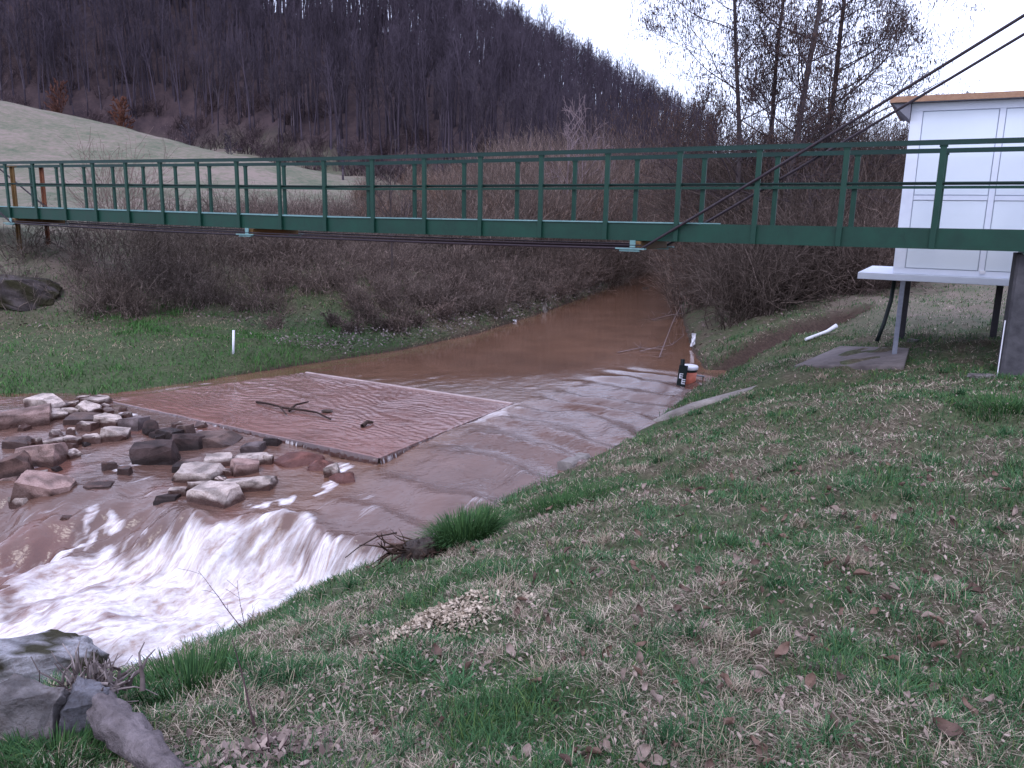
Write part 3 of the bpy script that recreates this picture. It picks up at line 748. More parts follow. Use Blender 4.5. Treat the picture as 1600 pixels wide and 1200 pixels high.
# the mass of the wood between them
N = 7000
X = g.uniform(-175, 80, N); Y = g.uniform(86, 200, N)
k = (Y > forest_base(X) + 3) & (X / Y < .24) & (X / Y > -.85)
X, Y = X[k], Y[k]; Z = ground(X, Y)
simple_kinds = []
for k in range(6):
    tr, br = forest_tree(200 + k, 14.5, 12, 2)
    S = np.concatenate([tr[::2] * 1.0, br[::1]]); 
    tr2 = tr.copy(); S = np.concatenate([tr2, br[:: max(1, len(br) // 135)]]); simple_kinds.append(S)
parts = []; tints = []
for i in range(len(X)):
    S = simple_kinds[i % 6].copy(); a = g.uniform(0, 6.28); c_, s_ = math.cos(a), math.sin(a); sc = g.uniform(.8, 1.12) * np.interp(X[i] / Y[i], [-.1, .02, .2], [1, .8, .5])
    for o_ in (0, 3):
        x_, y_ = S[:, o_].copy(), S[:, o_ + 1].copy(); S[:, o_] = (x_ * c_ - y_ * s_) * sc + X[i]; S[:, o_ + 1] = (x_ * s_ + y_ * c_) * sc + Y[i]; S[:, o_ + 2] = S[:, o_ + 2] * sc + Z[i]
    S[:, 6:8] *= sc * 1.15; parts.append(S)
    tb = g.uniform(.7, 1.5); tints.append(np.repeat(np.array([[.052, .042, .055]]) * tb, len(S), 0))
U0 = [bush_segs(g, 16, 3.2, 2.5, .05, 5, .2) for _ in range(3)]
ux_ = g.uniform(-130, 40, 260); uy_ = forest_base(ux_) + g.normal(3, 5, 260); uz_ = ground(ux_, uy_)
S_, T_ = scatter_bush(U0, ux_, uy_, uz_, g.uniform(.6, 1.3, 260), [np.array((.07, .05, .055)) * g.uniform(.6, 1.4) for _ in range(260)], g)
parts.append(S_); tints.append(T_)
fo_ = segs_mesh('distant_wood', np.concatenate(parts), 3, M['twigs'], tint=np.concatenate(tints))
tag(fo_, 'dense mass of bare trees covering the hillside behind the ridge trees', 'wood', kind='stuff')

# ------------------------------------------------------------ thickets: arching bare stems
PINK = np.array((.185, .135, .118)); GREYB = np.array((.115, .095, .082)); REDB = np.array((.175, .108, .082)); DKB = np.array((.072, .058, .050))
g = np.random.default_rng(33)
# brambles on the slope below the footbridge
S0 = [bush_segs(g, 26, 1.7, 1.6, .010, 6, .30) for _ in range(5)]
pts = []
while len(pts) < 520:
    x_, y_ = g.uniform(-13, 9), g.uniform(19, 36)
    d_, _, ny_ = dist_line(np.array([x_]), np.array([y_]), LB); d3, _, _ = dist_line(np.array([x_]), np.array([y_]), RB)
    if inside(np.array([x_]), np.array([y_]), POLY)[0] or d_[0] > d3[0]: continue
    lim = 6.6 if ny_[0] < 18 else np.interp(ny_[0], [18, 20.5, 23], [5.0, 1.8, .5])
    if d_[0] < lim - (.9 if ny_[0] < 18 else .2) or d_[0] > lim + 9: continue
    if x_ < -10.5 and g.uniform() < .7: continue
    pts.append((x_, y_))
P = np.array(pts); Z = ground(P[:, 0], P[:, 1])
tn = [PINK * (1 - t_) + GREYB * t_ for t_ in fbm(P[:, 0] * .4, P[:, 1] * .4, 55, 3)]
dl_, _, _ = dist_line(P[:, 0], P[:, 1], LB)
S, T = scatter_bush(S0, P[:, 0], P[:, 1], Z, g.uniform(.45, 1.0, len(P)) * np.interp(dl_, [4.8, 7], [.55, 1]), tn, g)
tag(segs_mesh('bramble_thicket', S, 3, M['twigs'], tint=T), 'tangled leafless brambles covering the far slope below the footbridge', 'brambles', kind='stuff')
# tall willow scrub behind the bridge
S0 = [bush_segs(g, 30, 6.0, 2.6, .017, 9, .10) for _ in range(5)]
pts = []
while len(pts) < 300:
    Y_ = 26 + 46 * g.uniform() ** 1.3; x_ = Y_ * g.uniform(-.19, .40)
    d_, _, ny_ = dist_line(np.array([x_]), np.array([Y_]), LB)
    if inside(np.array([x_]), np.array([Y_]), POLY)[0] or d_[0] < 2.2 or (x_ / Y_ < -.02 and g.uniform() > .35): continue
    pts.append((x_, Y_))
P = np.array(pts); Z = ground(P[:, 0], P[:, 1])
an = P[:, 0] / P[:, 1]
sc = (np.interp(P[:, 1], [26, 34, 50, 72], [.42, .62, .95, 1.15]) * np.interp(an, [-.19, -.08, .0, .12, .3, .4], [.35, .45, .75, 1.0, .95, .8])) * g.uniform(.75, 1.15, len(P))
tn = [(REDB if g.uniform() < .3 else PINK) * (1 - t_ * .5) + GREYB * t_ * .5 for t_ in fbm(P[:, 0] * .2, P[:, 1] * .2, 56, 3)]
S, T = scatter_bush(S0, P[:, 0], P[:, 1], Z, sc, tn, g)
tag(segs_mesh('willow_scrub', S, 3, M['twigs'], tint=T), 'pinkish bare willow scrub rising behind the middle of the footbridge', 'scrub', kind='stuff')
# dark thicket on the right bank under the alders
S0 = [bush_segs(g, 32, 3.4, 2.0, .012, 10, .28) for _ in range(5)]
pts = []
while len(pts) < 330:
    Y_ = g.uniform(19.3, 38); x_ = g.uniform(4.2, 17)
    d_, _, _ = dist_line(np.array([x_]), np.array([Y_]), RB)
    if inside(np.array([x_]), np.array([Y_]), POLY)[0] or d_[0] < np.interp(Y_, [19, 24, 38], [.3, 1.8, 2.8]) or x_ / Y_ > .47 or Y_ < 19.6 + .30 * max(x_ - 4.5, 0): continue
    pts.append((x_, Y_))
P = np.array(pts); Z = ground(P[:, 0], P[:, 1])
sc = np.interp(P[:, 1], [19, 24, 30, 38], [.5, 1.05, 1.55, 1.9]) * g.uniform(.7, 1.15, len(P)) * np.interp(P[:, 0] / P[:, 1], [.2, .26, .42, .47], [.8, 1.0, .95, .7])
tn = [DKB * (1 - t_) + PINK * t_ * .9 for t_ in np.clip(fbm(P[:, 0] * .4, P[:, 1] * .4, 57, 3) * 1.2 - .1, 0, 1)]
S, T = scatter_bush(S0, P[:, 0], P[:, 1], Z, sc, tn, g)
tag(segs_mesh('riverside_thicket', S, 3, M['twigs'], tint=T), 'dark tangled thicket on the right bank below the alders', 'thicket', kind='stuff')
# low scrub and roots lining the far bank up to the bend
S0 = [bush_segs(g, 24, 1.8, 1.2, .012, 8, .32) for _ in range(4)]
pts = []
while len(pts) < 190:
    k = g.uniform(0, 1); Y_ = 19.5 + 40 * k ** 1.2; xb = float(np.interp(Y_, LB[:, 1], LB[:, 0])); x_ = xb - (.7 if Y_ < 30 else .2) - abs(g.normal(.2, 1.3))
    if inside(np.array([x_]), np.array([Y_]), POLY)[0]: continue
    pts.append((x_, Y_))
P = np.array(pts); Z = ground(P[:, 0], P[:, 1])
sc = np.interp(P[:, 1], [19, 24, 31, 38, 60], [.25, .38, .6, 1.3, 2.2]) * g.uniform(.7, 1.2, len(P))
tn = [DKB * (1 - t_) + PINK * t_ for t_ in g.uniform(.1, 1, len(P))]
S, T = scatter_bush(S0, P[:, 0], P[:, 1], Z, sc, tn, g)
tag(segs_mesh('bank_scrub', S, 3, M['twigs'], tint=T), 'low dark scrub and roots lining the far waterline up to the bend', 'scrub', kind='stuff')
# dead leaves and matted litter under the thickets
def litter(name, X, Y, size, colr, seed, lift=.01, label='', cat='leaf litter'):
    g = np.random.default_rng(seed); n = len(X); Z = ground(X, Y) + lift
    a = g.uniform(0, 6.28, n); tl = g.normal(0, .45, n); tw = g.normal(0, .45, n)
    ux = np.stack([np.cos(a), np.sin(a), np.sin(tl)], 1); uy = np.stack([-np.sin(a), np.cos(a), np.sin(tw)], 1)
    c = np.stack([X, Y, Z + np.abs(tl) * size * .4], 1); s_ = size[:, None]
    cup = np.array((0, 0, 1.0))[None] * s_ * g.uniform(.0, .3, (n, 1))
    V = np.stack([c - ux * s_ * .5 + cup * .6, c - ux * s_ * .12 - uy * s_ * .28 + cup, c + ux * s_ * .22 - uy * s_ * .22 + cup * .8, c + ux * s_ * .55 + cup * .4, c + ux * s_ * .18 + uy * s_ * .24 + cup * .9, c - ux * s_ * .15 + uy * s_ * .25 + cup, c], 1).reshape(-1, 3)
    b = (np.arange(n) * 7)[:, None]
    F = (b + np.array([[6, 0, 1, 6, 1, 2, 6, 2, 3, 6, 3, 4, 6, 4, 5, 6, 5, 0]])).ravel()
    o = mesh_np(name, V, F, 3, M['leaves'], colors=np.repeat(colr, 7, axis=0)); return tag(o, label, cat, kind='stuff')
N = 9000
X = g.uniform(-14, 12, N); Y = g.uniform(16.5, 30, N)
d2, _, n2_ = dist_line(X, Y, LB); d1, _, _ = dist_line(X, Y, RB)
lim = np.interp(n2_, [16.5, 18, 20.5, 23], [5.2, 2.5, .6, .05])
ok = ~inside(X, Y, POLY) & (((d2 < d1) & (d2 > lim) & (d2 < lim + 4.5)) | ((d1 < d2) & (Y > 18.7 + .3 * np.maximum(X - 4.5, 0)) & (Y < 24)))
X, Y = X[ok], Y[ok]
litter('leaf_litter', X, Y, g.uniform(.04, .10, len(X)), tint_of(len(X), (.07, .05, .045), (.26, .20, .18), g), 60, .03, 'matted pale dead stalks and leaves along the foot of the thickets')

N = 3600
Y = 17.5 + 24 * g.uniform(0, 1, N) ** 1.4; X = np.interp(Y, LB[:, 1], LB[:, 0]) - np.abs(g.normal(0, .75, N)) - .25 * g.uniform(0, 1, N)
k_ = ~inside(X, Y, POLY); X, Y = X[k_], Y[k_]
litter('bank_debris', X, Y, g.uniform(.03, .09, len(X)) * (Y / 21), tint_of(len(X), (.05, .038, .035), (.27, .22, .21), g), 64, .04 + .12 * g.uniform(0, 1, len(X)), 'ragged pale flood debris strewn along the far waterline below the scrub', 'debris')
# ------------------------------------------------------------ alders with hanging catkins
def alder(seed, base, H, lean, r0, crown0, label, nb=26, bl=.30):
    g = np.random.default_rng(seed); S = []; p = np.array((0, 0, -.3)); n = 12; pts = [p]; rad = [r0]
    d = np.array((lean[0], lean[1], 1.0))
    for i in range(n):
        d = d + g.normal(0, .02, 3); d[2] = 1; q_ = p + d * H / n; rr = r0 * (1 - .86 * (i + 1) / n); S.append((*p, *q_, rad[-1], rr)); p = q_; pts.append(p); rad.append(rr)
    root = empty('alder_tree', base)
    tr = segs_mesh('trunk', S, 8, M['twigs'], root, tint=tint_of(len(S), (.055, .045, .05), (.08, .065, .068), g))
    C = []; tips = []
    for j in range(nb):
        f = crown0 + (1 - crown0) * (j + g.uniform(0, 1)) / nb * .98; i = min(int(f * n), n - 1); b = pts[i] + (pts[i + 1] - pts[i]) * (f * n - i); a = g.uniform(0, 6.28)
        branch(C, b, (math.cos(a), math.sin(a), .42), H * bl * (1.25 - f) * g.uniform(.7, 1.15), rad[i] * .36, 3, g, 6, (7, 6, 5), .66, .02, .06, .3, .52, .0050, .10, tips)
    C = np.array(C)
    V, F, T = segs_arrays(C, 3, tint_of(len(C), (.050, .040, .045), (.095, .072, .075), g))
    # catkins and cones hang from the twig ends
    tp = np.array(tips); k = len(tp); tp = np.repeat(tp, 3, 0) + g.normal(0, .16, (3 * k, 3)); k2 = g.uniform(0, 1, len(tp)) < .62; tp = tp[k2]; L = g.uniform(.05, .11, len(tp)); w_ = g.uniform(.008, .014, len(tp))
    K = np.concatenate([tp, tp - np.stack([g.normal(0, .015, len(tp)), g.normal(0, .015, len(tp)), L], 1), w_[:, None], w_[:, None] * .6], 1)
    V2, F2, T2 = segs_arrays(K, 3, tint_of(len(K), (.055, .038, .035), (.12, .078, .065), g))
    mesh_np('crown', np.concatenate([V, V2]), np.concatenate([F, F2 + len(V)]), 4, M['twigs'], root, smooth=True, colors=np.concatenate([T, T2]))
    tag(root, label, 'tree', 'alders on the right bank')
def gz(x, y): return float(ground(np.array([x]), np.array([y]))[0])
for sd_, px, Y_, H, ln, r0, c0, lb, nb in (
    (301, 1147, 25.5, 15, (-.03, 0), .10, .12, 'straight slender alder with hanging catkins, left of the pair', 30),
    (302, 1210, 25, 16.5, (.045, 0), .125, .14, 'thickest alder leaning slightly right in the right bank group', 30),
    (303, 1190, 28, 13, (.0, 0), .12, .15, 'thin alder partly hidden just left behind the thickest alder', 16),
    (304, 1262, 27, 13.5, (.05, 0), .14, .12, 'rightmost alder of the group, nearest the white kiosk', 24)):
    q_ = at_y(px, 430, Y_); alder(sd_, (q_.x, Y_, gz(q_.x, Y_)), H, ln, r0, c0, lb, nb, .255 if sd_ != 304 else .27)

def small_tree(name, base, H, seed, label, cat='tree', tint=BARK, r0=.06, nb=10, kids=(5, 4, 3), parts=True, group=None, crown0=.25, spread=.55, minr=.008):
    g = np.random.default_rng(seed); S = []; p = np.array((0, 0, -.1)); n = 6; pts = [p]
    for i in range(n):
        q_ = p + np.array((g.normal(0, .03), g.normal(0, .03), 1)) * H / n; S.append((*p, *q_, r0 * (1 - .12 * i), r0 * (1 - .12 * (i + 1)))); p = q_; pts.append(p)
    root = empty(name, base); segs_mesh('trunk', S, 6, M['twigs'], root, tint=tint_of(len(S), *tint, g)); C = []
    for j in range(nb):
        f = crown0 + (1 - crown0) * (j + .5) / nb; i = min(int(f * n), n - 1); a = g.uniform(0, 6.28)
        branch(C, pts[i] + (pts[i + 1] - pts[i]) * (f * n - i), (math.cos(a) * .6, math.sin(a) * .6, .7), H * .38 * (1.2 - .6 * f), r0 * .5, 2, g, 4, kids[-2:], spread, 0, .08, .3, .5, minr)
    segs_mesh('crown', C, 3, M['twigs'], root, tint=tint_of(len(C), *tint, g)); tag(root, label, cat, group); return root
def on(px, py_, Y_): 
    q_ = at_y(px, py_, Y_); return (q_.x, Y_, gz(q_.x, Y_))
small_tree('orchard_tree', on(536, 280, 88), 3.4, 401, 'small round bare fruit tree alone on the far field', r0=.12, minr=.03)
small_tree('orchard_tree', on(362, 240, 120), 4.5, 402, 'two tiny bare trees far up the field, the left bushier one', r0=.12, minr=.035)
small_tree('orchard_tree', on(297, 230, 125), 5, 403, 'thin bare sapling on the field edge beside the mound', r0=.12, minr=.035)
PALE = ((.16, .12, .13), (.26, .20, .21))
small_tree('pale_tree', on(885, 300, 44), 6.8, 404, 'pale barked sapling standing out of the scrub, left of the two', tint=PALE, r0=.05, minr=.010)
small_tree('pale_tree', on(912, 300, 46), 7.2, 405, 'pale barked taller sapling behind the scrub, right of the two', tint=PALE, r0=.05, minr=.010)
small_tree('slim_tree', on(612, 470, 23.5), 3.6, 406, 'slim dark bare tree among the brambles under the footbridge', tint=((.05, .04, .04), (.09, .07, .07)), r0=.035, nb=9)
def shrub(px, py_, Y_, n, H, sp, rr, sub_, tint, seed, label, name='bare_shrub'):
    g = np.random.default_rng(seed); S = bush_segs(g, n, H, sp, rr, sub_, .16)
    o = segs_mesh(name, S, 3, M['twigs'], tint=tint_of(len(S), *tint, g)); o.location = on(px, py_, Y_); return tag(o, label, 'shrub')
shrub(188, 330, 27, 46, 2.7, 1.7, .014, 9, (PINK * .7, PINK * 1.3), 407, 'round many stemmed bare shrub behind the left end of the footbridge')
shrub(1000, 250, 55, 40, 8.5, 3.0, .03, 10, (REDB * .7, PINK), 420, 'tall reddish willow behind the bridge, left of the alders')
small_tree('blossom_shrub', on(640, 330, 30), 2.9, 408, 'round bare shrub seen through the middle railings at the field edge', 'shrub', tint=(PINK * .5, PINK * .9), r0=.04, nb=18, crown0=.05, minr=.007)
small_tree('russet_shrub', on(190, 185, 150), 6.5, 409, 'russet leaved oak scrub at the wood edge behind the mound', 'shrub', tint=((.10, .045, .035), (.17, .075, .05)), r0=.15, nb=22, crown0=.05, minr=.08)
small_tree('russet_shrub', on(95, 160, 150), 8, 410, 'taller russet leaved oak at the wood edge, further left', 'shrub', tint=((.085, .042, .035), (.14, .065, .05)), r0=.15, nb=22, crown0=.05, minr=.07)
small_tree('bare_shrub', on(1345, 300, 30), 3.2, 411, 'thin light branching shrub left of the white kiosk', 'shrub', tint=(PINK, PINK * 1.4), r0=.035, nb=18, crown0=.05, minr=.006)
# ------------------------------------------------------------ footbridge
BD = Vector((.8783, -.4777, 0)); BN = Vector((.4777, .8783, 0)); BS = 1.162
B0 = Vector((-12.83, 20.80, 0))
def bz(i): return 2.87 + float(np.interp(i, [-4, 0, 9, 18, 26], [.07, .05, -.02, .02, .06]))
def bp(i, off=0.0, z=0.0): 
    p = B0 + BD * (BS * i) + BN * off; return Vector((p.x, p.y, bz(i) + z))
WID = 1.22
bridge = empty('footbridge', bp(9, WID / 2))
bl = bridge.location.copy()
def bpart(mb, name, mat, bevel=0, parent=None):
    o = mb.build(name, mat, parent or bridge, bevel=bevel)
    if parent is None: o.matrix_parent_inverse = Matrix.Translation(-bl)
    return o
I0, I1 = -3, 25
knots = list(range(I0, I1 + 1))
def run(mb, off, z, w, h, i0=I0, i1=I1, step=3):
    k = i0
    while k < i1:
        e = min(k + step, i1); mb.beam(bp(k, off, z), bp(e, off, z), w, h); k = e
for off in (0, WID):
    mb = MB(); run(mb, off, .125, .07, .25, I0, I1, 28); 
    mb = MB()
    pts_ = [I0, 0, 9, 18, I1]
    for a, b in zip(pts_[:-1], pts_[1:]): mb.beam(bp(a, off, .135), bp(b, off, .135), .05, .27); mb.beam(bp(a, off + (.02 if off == 0 else -.02), .008), bp(b, off + (.02 if off == 0 else -.02), .008), .085, .012); mb.beam(bp(a, off + (.02 if off == 0 else -.02), .262), bp(b, off + (.02 if off == 0 else -.02), .262), .087, .012)
    bpart(mb, 'girder', M['green_steel'])
mb = MB()
for a, b in zip(pts_[:-1], pts_[1:]): mb.beam(bp(a, WID / 2, .20), bp(b, WID / 2, .20), WID - .14, .04)
bpart(mb, 'deck', M['deadwood'])
for off in (-.012, WID - .03):  # pale strip along the deck edge: sky light on the flange put into colour
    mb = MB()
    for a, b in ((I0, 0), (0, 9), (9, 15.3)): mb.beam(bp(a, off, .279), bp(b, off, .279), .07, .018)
    bpart(mb, 'skylit_deck_edge', M['mint_steel'])
POSTX = knots
proto_post = None
for off, sgn in ((-.055, -1), (WID + .055, 1)):
    for i in POSTX:
        if proto_post is None:
            mb = MB(); mb.beam((0, 0, .0), (0, 0, 1.36), .075, .05, up=BN)
            mb.beam((0, 0, 1.30), (0, 0, 1.345), .10, .055, up=BN)
            o = mb.build('railing_post', M['green_steel'], bridge, bevel=.006); proto_post = o
        else:
            o = proto_post.copy(); col.objects.link(o)
        o.parent = bridge; o.location = bp(i, off) - bl
for off in (-.055, WID + .055):
    mb = MB(); 
    for a, b in zip(pts_[:-1], pts_[1:]):
        mb.beam(bp(a, off, 1.385), bp(b, off, 1.385), .085, .012)
        mb.beam(bp(a, off - .035, 1.352), bp(b, off - .035, 1.352), .012, .054)
    bpart(mb, 'top_rail', M['green_dark'])
    mb = MB()
    for a, b in zip(pts_[:-1], pts_[1:]):
        mb.beam(bp(a, off + (.045 if off < 0 else -.045), .86), bp(b, off + (.045 if off < 0 else -.045), .86), .05, .016)
        mb.beam(bp(a, off + (.068 if off < 0 else -.068), .842), bp(b, off + (.068 if off < 0 else -.068), .842), .008, .03)
    bpart(mb, 'mid_rail', M['green_dark'] if off < 0 else M['green_steel'])
CB = (.1, 7.25, 14.45)
for i in CB:
    mb = MB(); mb.beam(bp(i, -.05, -.075), bp(i, WID + .05, -.075), .16, .13)
    cbm = bpart(mb, 'cross_beam', M['yellow_wood'], bevel=.01)
    for off in (-.10, WID + .10):
        mb = MB(); p = bp(i, off, -.125); s_ = BD * .30
        mb.beam(p - s_, p + s_ * .6, .10, .022); mb.beam(p - s_ * .8 + Vector((0, 0, -.03)), p + s_ * .3 + Vector((0, 0, -.03)), .05, .03); mb.beam(p - s_ * .1 + Vector((0, 0, .0)), p - s_ * .1 + Vector((0, 0, .13)), .09, .02, up=BN)
        mb.v = [tuple(Vector(v) - bl) for v in mb.v]
        o = mb.build('cable_clamp', M['mint_steel'], cbm); o.matrix_parent_inverse = Matrix.Identity(4)
        mb2 = None
        o.location = (0, 0, 0)
        # the cross beam keeps world coordinates in its mesh, so shift the clamp back by the bridge origin
        o.data.transform(Matrix.Translation(bl)) 
def plane_hit(px, py_, off):
    d = ray(px, py_); o_ = Vector((0, 0, EYE)); p0 = B0 + BN * off; t_ = (p0 - o_).dot(BN) / d.dot(BN); return o_ + d * t_
for off, target in ((-.10, (1600, 18)), (WID + .10, (1600, 48))):
    hi = plane_hit(*target, off); lo = bp(CB[2], off, -.135)
    if off < 0: lo = bp(CB[2] + .1, off, -.12)
    end = lo + (hi - lo) * 1.65
    lft = bp(CB[0], off, -.12); lend = lft + Vector((-BD.x * 7, -BD.y * 7, 3.6))
    def sag(a, b, s_): return [a + (b - a) * (k / 10) - Vector((0, 0, s_ * 4 * (k / 10) * (1 - k / 10))) for k in range(11)]
    pth = [lend, lft] + sag(lft, bp(CB[1], off, -.135), .015)[1:] + sag(bp(CB[1], off, -.135), lo, .02)[1:] + sag(lo, end, .05)[1:]
    for dz in (0,):
        mb = MB(); mb.tube(pth, .021, 8); bpart(mb, 'suspension_cable', M['cable'])
    mb = MB(); mb.tube([p + Vector((0, 0, .05)) for p in pth[1:-10]], .012, 6); bpart(mb, 'stay_cable', M['cable'])
tag(bridge, 'long green steel footbridge with railings crossing the stream', 'footbridge')
# supports
p = bp(19.12, WID / 2 - .0)
gzp = gz(p.x, p.y)
pil = empty('bridge_pillar', (p.x, p.y, gzp), math.atan2(BD.y, BD.x))
mb = MB(); mb.beam((0, 0, -.3), (0, 0, p.z - gzp - .04), .62, .95, up=(0, 1, 0), bev=.03); mb.build('column', M['dark_concrete'], pil)
mb = MB(); mb.beam((0, 0, p.z - gzp - .038), (0, 0, p.z - gzp - .002), .5, 1.3, up=(0, 1, 0)); mb.build('bearing_plate', M['mint_steel'], pil)
mb = MB(); mb.tube([(-.335, -.42, -.1), (-.335, -.42, .7)], .008, 6); mb.build('conduit', M['plastic_white'], pil)
tag(pil, 'dark weathered concrete pillar carrying the right end of the footbridge', 'pillar')
for k, (px_, Y_, mt, lb) in enumerate(((18, 22.0, 'yellow_wood', 'ochre rusty post behind the left end of the footbridge, leftmost'), (64, 22.4, 'rust', 'red brown rusty post behind the left end of the footbridge, right of the ochre one'))):
    top = at_y(px_, 261, Y_); z0 = gz(top.x, Y_)
    pr = empty('rusty_post', (top.x, Y_, z0)); hgt = top.z - z0
    mb = MB(); mb.beam((0, 0, -.2), (0, 0, hgt), .15, .04, up=BN); mb.beam((0, 0, -.2), (0, 0, hgt - .002), .02, .13, up=BN); mb.build('steel_section', M[mt], pr, bevel=.004)
    mb = MB(); mb.beam((0, 0, hgt), (0, 0, hgt + .02), .19, .17, up=BN); mb.build('cap_plate', M[mt], pr)
    tag(pr, lb, 'post')

# ------------------------------------------------------------ white kiosk on legs
KD, KN = BD, BN
legp = at_ground(1415, 542)
kc = at_y(1395, 427, 12.75)                       # front left foot of the wall
plat_z = kc.z
kiosk = empty('white_kiosk', (kc.x, kc.y, legp.z), 0)
kl = kiosk.location.copy()
def kp(a, b, z): p = Vector((kc.x, kc.y, 0)) + KD * a + KN * b; return Vector((p.x, p.y, z)) - kl
def kbox(mb, a0, a1, b0, b1, z0, z1):
    vs = [kp(a, b, z) for z in (z0, z1) for a, b in ((a0, b0), (a1, b0), (a1, b1), (a0, b1))]
    mb.add(vs, [(3, 2, 1, 0), (4, 5, 6, 7), (0, 1, 5, 4), (1, 2, 6, 5), (2, 3, 7, 6), (3, 0, 4, 7)])
mb = MB(); kbox(mb, -.50, 3.9, -.10, 2.3, plat_z - .105, plat_z); mb.build('platform', M['white_trim'], kiosk, bevel=.008)
WT = 5.0; 
mb = MB(); kbox(mb, 0.02, 3.6, .02, 2.1, plat_z + .002, WT - .02); mb.build('wall', M['seam'], kiosk)
mb = MB()
zA, zB, zC, zD = plat_z + .004, plat_z + .10, plat_z + 1.12, WT - .13      # sill, panel feet, mid band, head
zB2 = zC + .09
xs = [.0, .17]; PW = .98; MW = .10
cols = []
a = .17
while a < 3.4: cols.append((a, a + PW)); a += PW + MW
fr = MB(); kbox(fr, 0, 3.6, -.004, .018, zA, zB - .012); kbox(fr, 0, 3.6, -.004, .018, zD + .012, WT - .004); kbox(fr, 0, .17 - .012, -.0045, .018, zB - .010, zD + .010)
for k, (a0, a1) in enumerate(cols):
    kbox(fr, a0 - .004, a1 + .004, -.0035, .018, zC + .012, zB2 - .012)
    if k < len(cols) - 1: kbox(fr, a1 + .012, a1 + MW - .012, -.003, .018, zB - .010, zD + .010)
kbox(fr, -.004, .018, .0, 2.1, zA + .002, WT - .006)
fr.build('wall_frame', M['white_trim'], kiosk)
for a0, a1 in cols:
    for z0, z1 in ((zB, zC), (zB2, zD)):
        pn = MB(); kbox(pn, a0, a1, .004, .019, z0, z1); pn.build('wall_panel', M['white_paint'], kiosk, bevel=.003)
mb = MB(); kbox(mb, -.28, 4.0, -.16, 2.3, WT + .0, WT + .05); mb.build('roof', M['soffit'], kiosk)
mb = MB(); kbox(mb, -.30, 4.0, -.185, -.162, WT + .0, WT + .085); kbox(mb, -.302, -.282, -.16, 2.3, WT + .0, WT + .085); mb.build('roof_board', M['fascia'], kiosk)
mb = MB()
mb.add([kp(-.27, -.12, WT - .004), kp(-.01, -.12, WT - .004), kp(-.01, -.12, WT - .25), kp(-.27, .9, WT - .004), kp(-.01, .9, WT - .004), kp(-.01, .9, WT - .25)], [(0, 1, 2), (5, 4, 3), (0, 2, 5, 3), (0, 3, 4, 1), (1, 4, 5, 2)]); mb.build('eaves_bracket', M['soffit'], kiosk)
mb = MB(); kbox(mb, 1.18, 1.26, -.03, -.006, plat_z + .05, plat_z + .10); mb.build('latch', M['plastic_white'], kiosk, bevel=.005)
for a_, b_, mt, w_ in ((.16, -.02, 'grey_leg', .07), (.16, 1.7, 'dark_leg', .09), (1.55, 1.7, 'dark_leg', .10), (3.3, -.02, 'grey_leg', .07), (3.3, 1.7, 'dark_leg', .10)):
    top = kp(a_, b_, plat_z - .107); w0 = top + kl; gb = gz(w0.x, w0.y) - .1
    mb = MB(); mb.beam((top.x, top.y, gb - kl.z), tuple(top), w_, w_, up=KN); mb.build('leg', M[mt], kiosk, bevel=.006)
top = kp(-.02, 1.0, plat_z - .107); w0 = top + kl
mb = MB(); mb.tube([top, top + Vector((-.02, 0, -.4)), top + Vector((-.12, -.05, -.8)), top + Vector((-.22, -.08, -1.1))], .035, 8); mb.build('drain_hose', M['black'], kiosk, smooth=True)
tag(kiosk, 'white panelled kiosk standing on steel legs beside the footbridge', 'kiosk')

# far shed with pale roof left of the kiosk
A = at_y(1349, 318, 60); Bq = at_y(1440, 292, 60); zg = gz(A.x, 60)
sh_ = empty('far_shed', (A.x, 60, zg))
mb = MB()
def sb(mb, x0, x1, y0, y1, z0, z1, z0b=None, z1b=None):
    z0b = z0 if z0b is None else z0b; z1b = z1 if z1b is None else z1b
    vs = [(x0, y0, z0), (x1, y0, z0b), (x1, y1, z0b), (x0, y1, z0), (x0, y0, z1), (x1, y0, z1b), (x1, y1, z1b), (x0, y1, z1)]
    mb.add(vs, [(3, 2, 1, 0), (4, 5, 6, 7), (0, 1, 5, 4), (1, 2, 6, 5), (2, 3, 7, 6), (3, 0, 4, 7)])
H_ = A.z - zg; L_ = Bq.x - A.x
sb(mb, 0, L_, 0, 5, H_ - .05, H_ + .1, H_ + .95, H_ + 1.1); mb.build('roof', M['shed_roof'], sh_)
mb = MB(); sb(mb, .3, L_, .3, 4.6, -.2, H_ - .5); mb.build('wall', M['shed_wall'], sh_)
for k in range(8):
    mb = MB(); x_ = .35 + k * .55; sb(mb, x_, x_ + .08, .3, .4, H_ - .49, H_ - .06 + .2 * k * .55); mb.build('roof_post', M['white_trim'], sh_)
tag(sh_, 'distant low shed with a pale sloping roof, left of the kiosk', 'shed')

# ------------------------------------------------------------ concrete edging and pad
cp = [Vector((p.x, p.y, p.z)) for p in CURB]
cp = [(cp[max(i - 1, 0)] + cp[i] * 2 + cp[min(i + 1, len(cp) - 1)]) / 4 for i in range(len(cp))]
mb = MB(); vs = []; n = len(cp)
for i, p in enumerate(cp):
    d = (cp[min(i + 1, n - 1)] - cp[max(i - 1, 0)]); d.z = 0; d.normalize(); s_ = Vector((d.y, -d.x, 0)); sink = .035 * max(0, i - 5)
    for a_, z_ in ((-.12, -.25), (-.15, .075 - sink), (-.12, .095 - sink), (.04, .10 - sink), (.07, .07 - sink), (.13, -.2)): vs.append(p + s_ * a_ + Vector((0, 0, z_)))
fs = [(i * 6 + k, i * 6 + k + 1, i * 6 + k + 7, i * 6 + k + 6) for i in range(n - 1) for k in range(5)] + [(0, 1, 2, 3, 4, 5), tuple((n - 1) * 6 + k for k in range(5, -1, -1))]
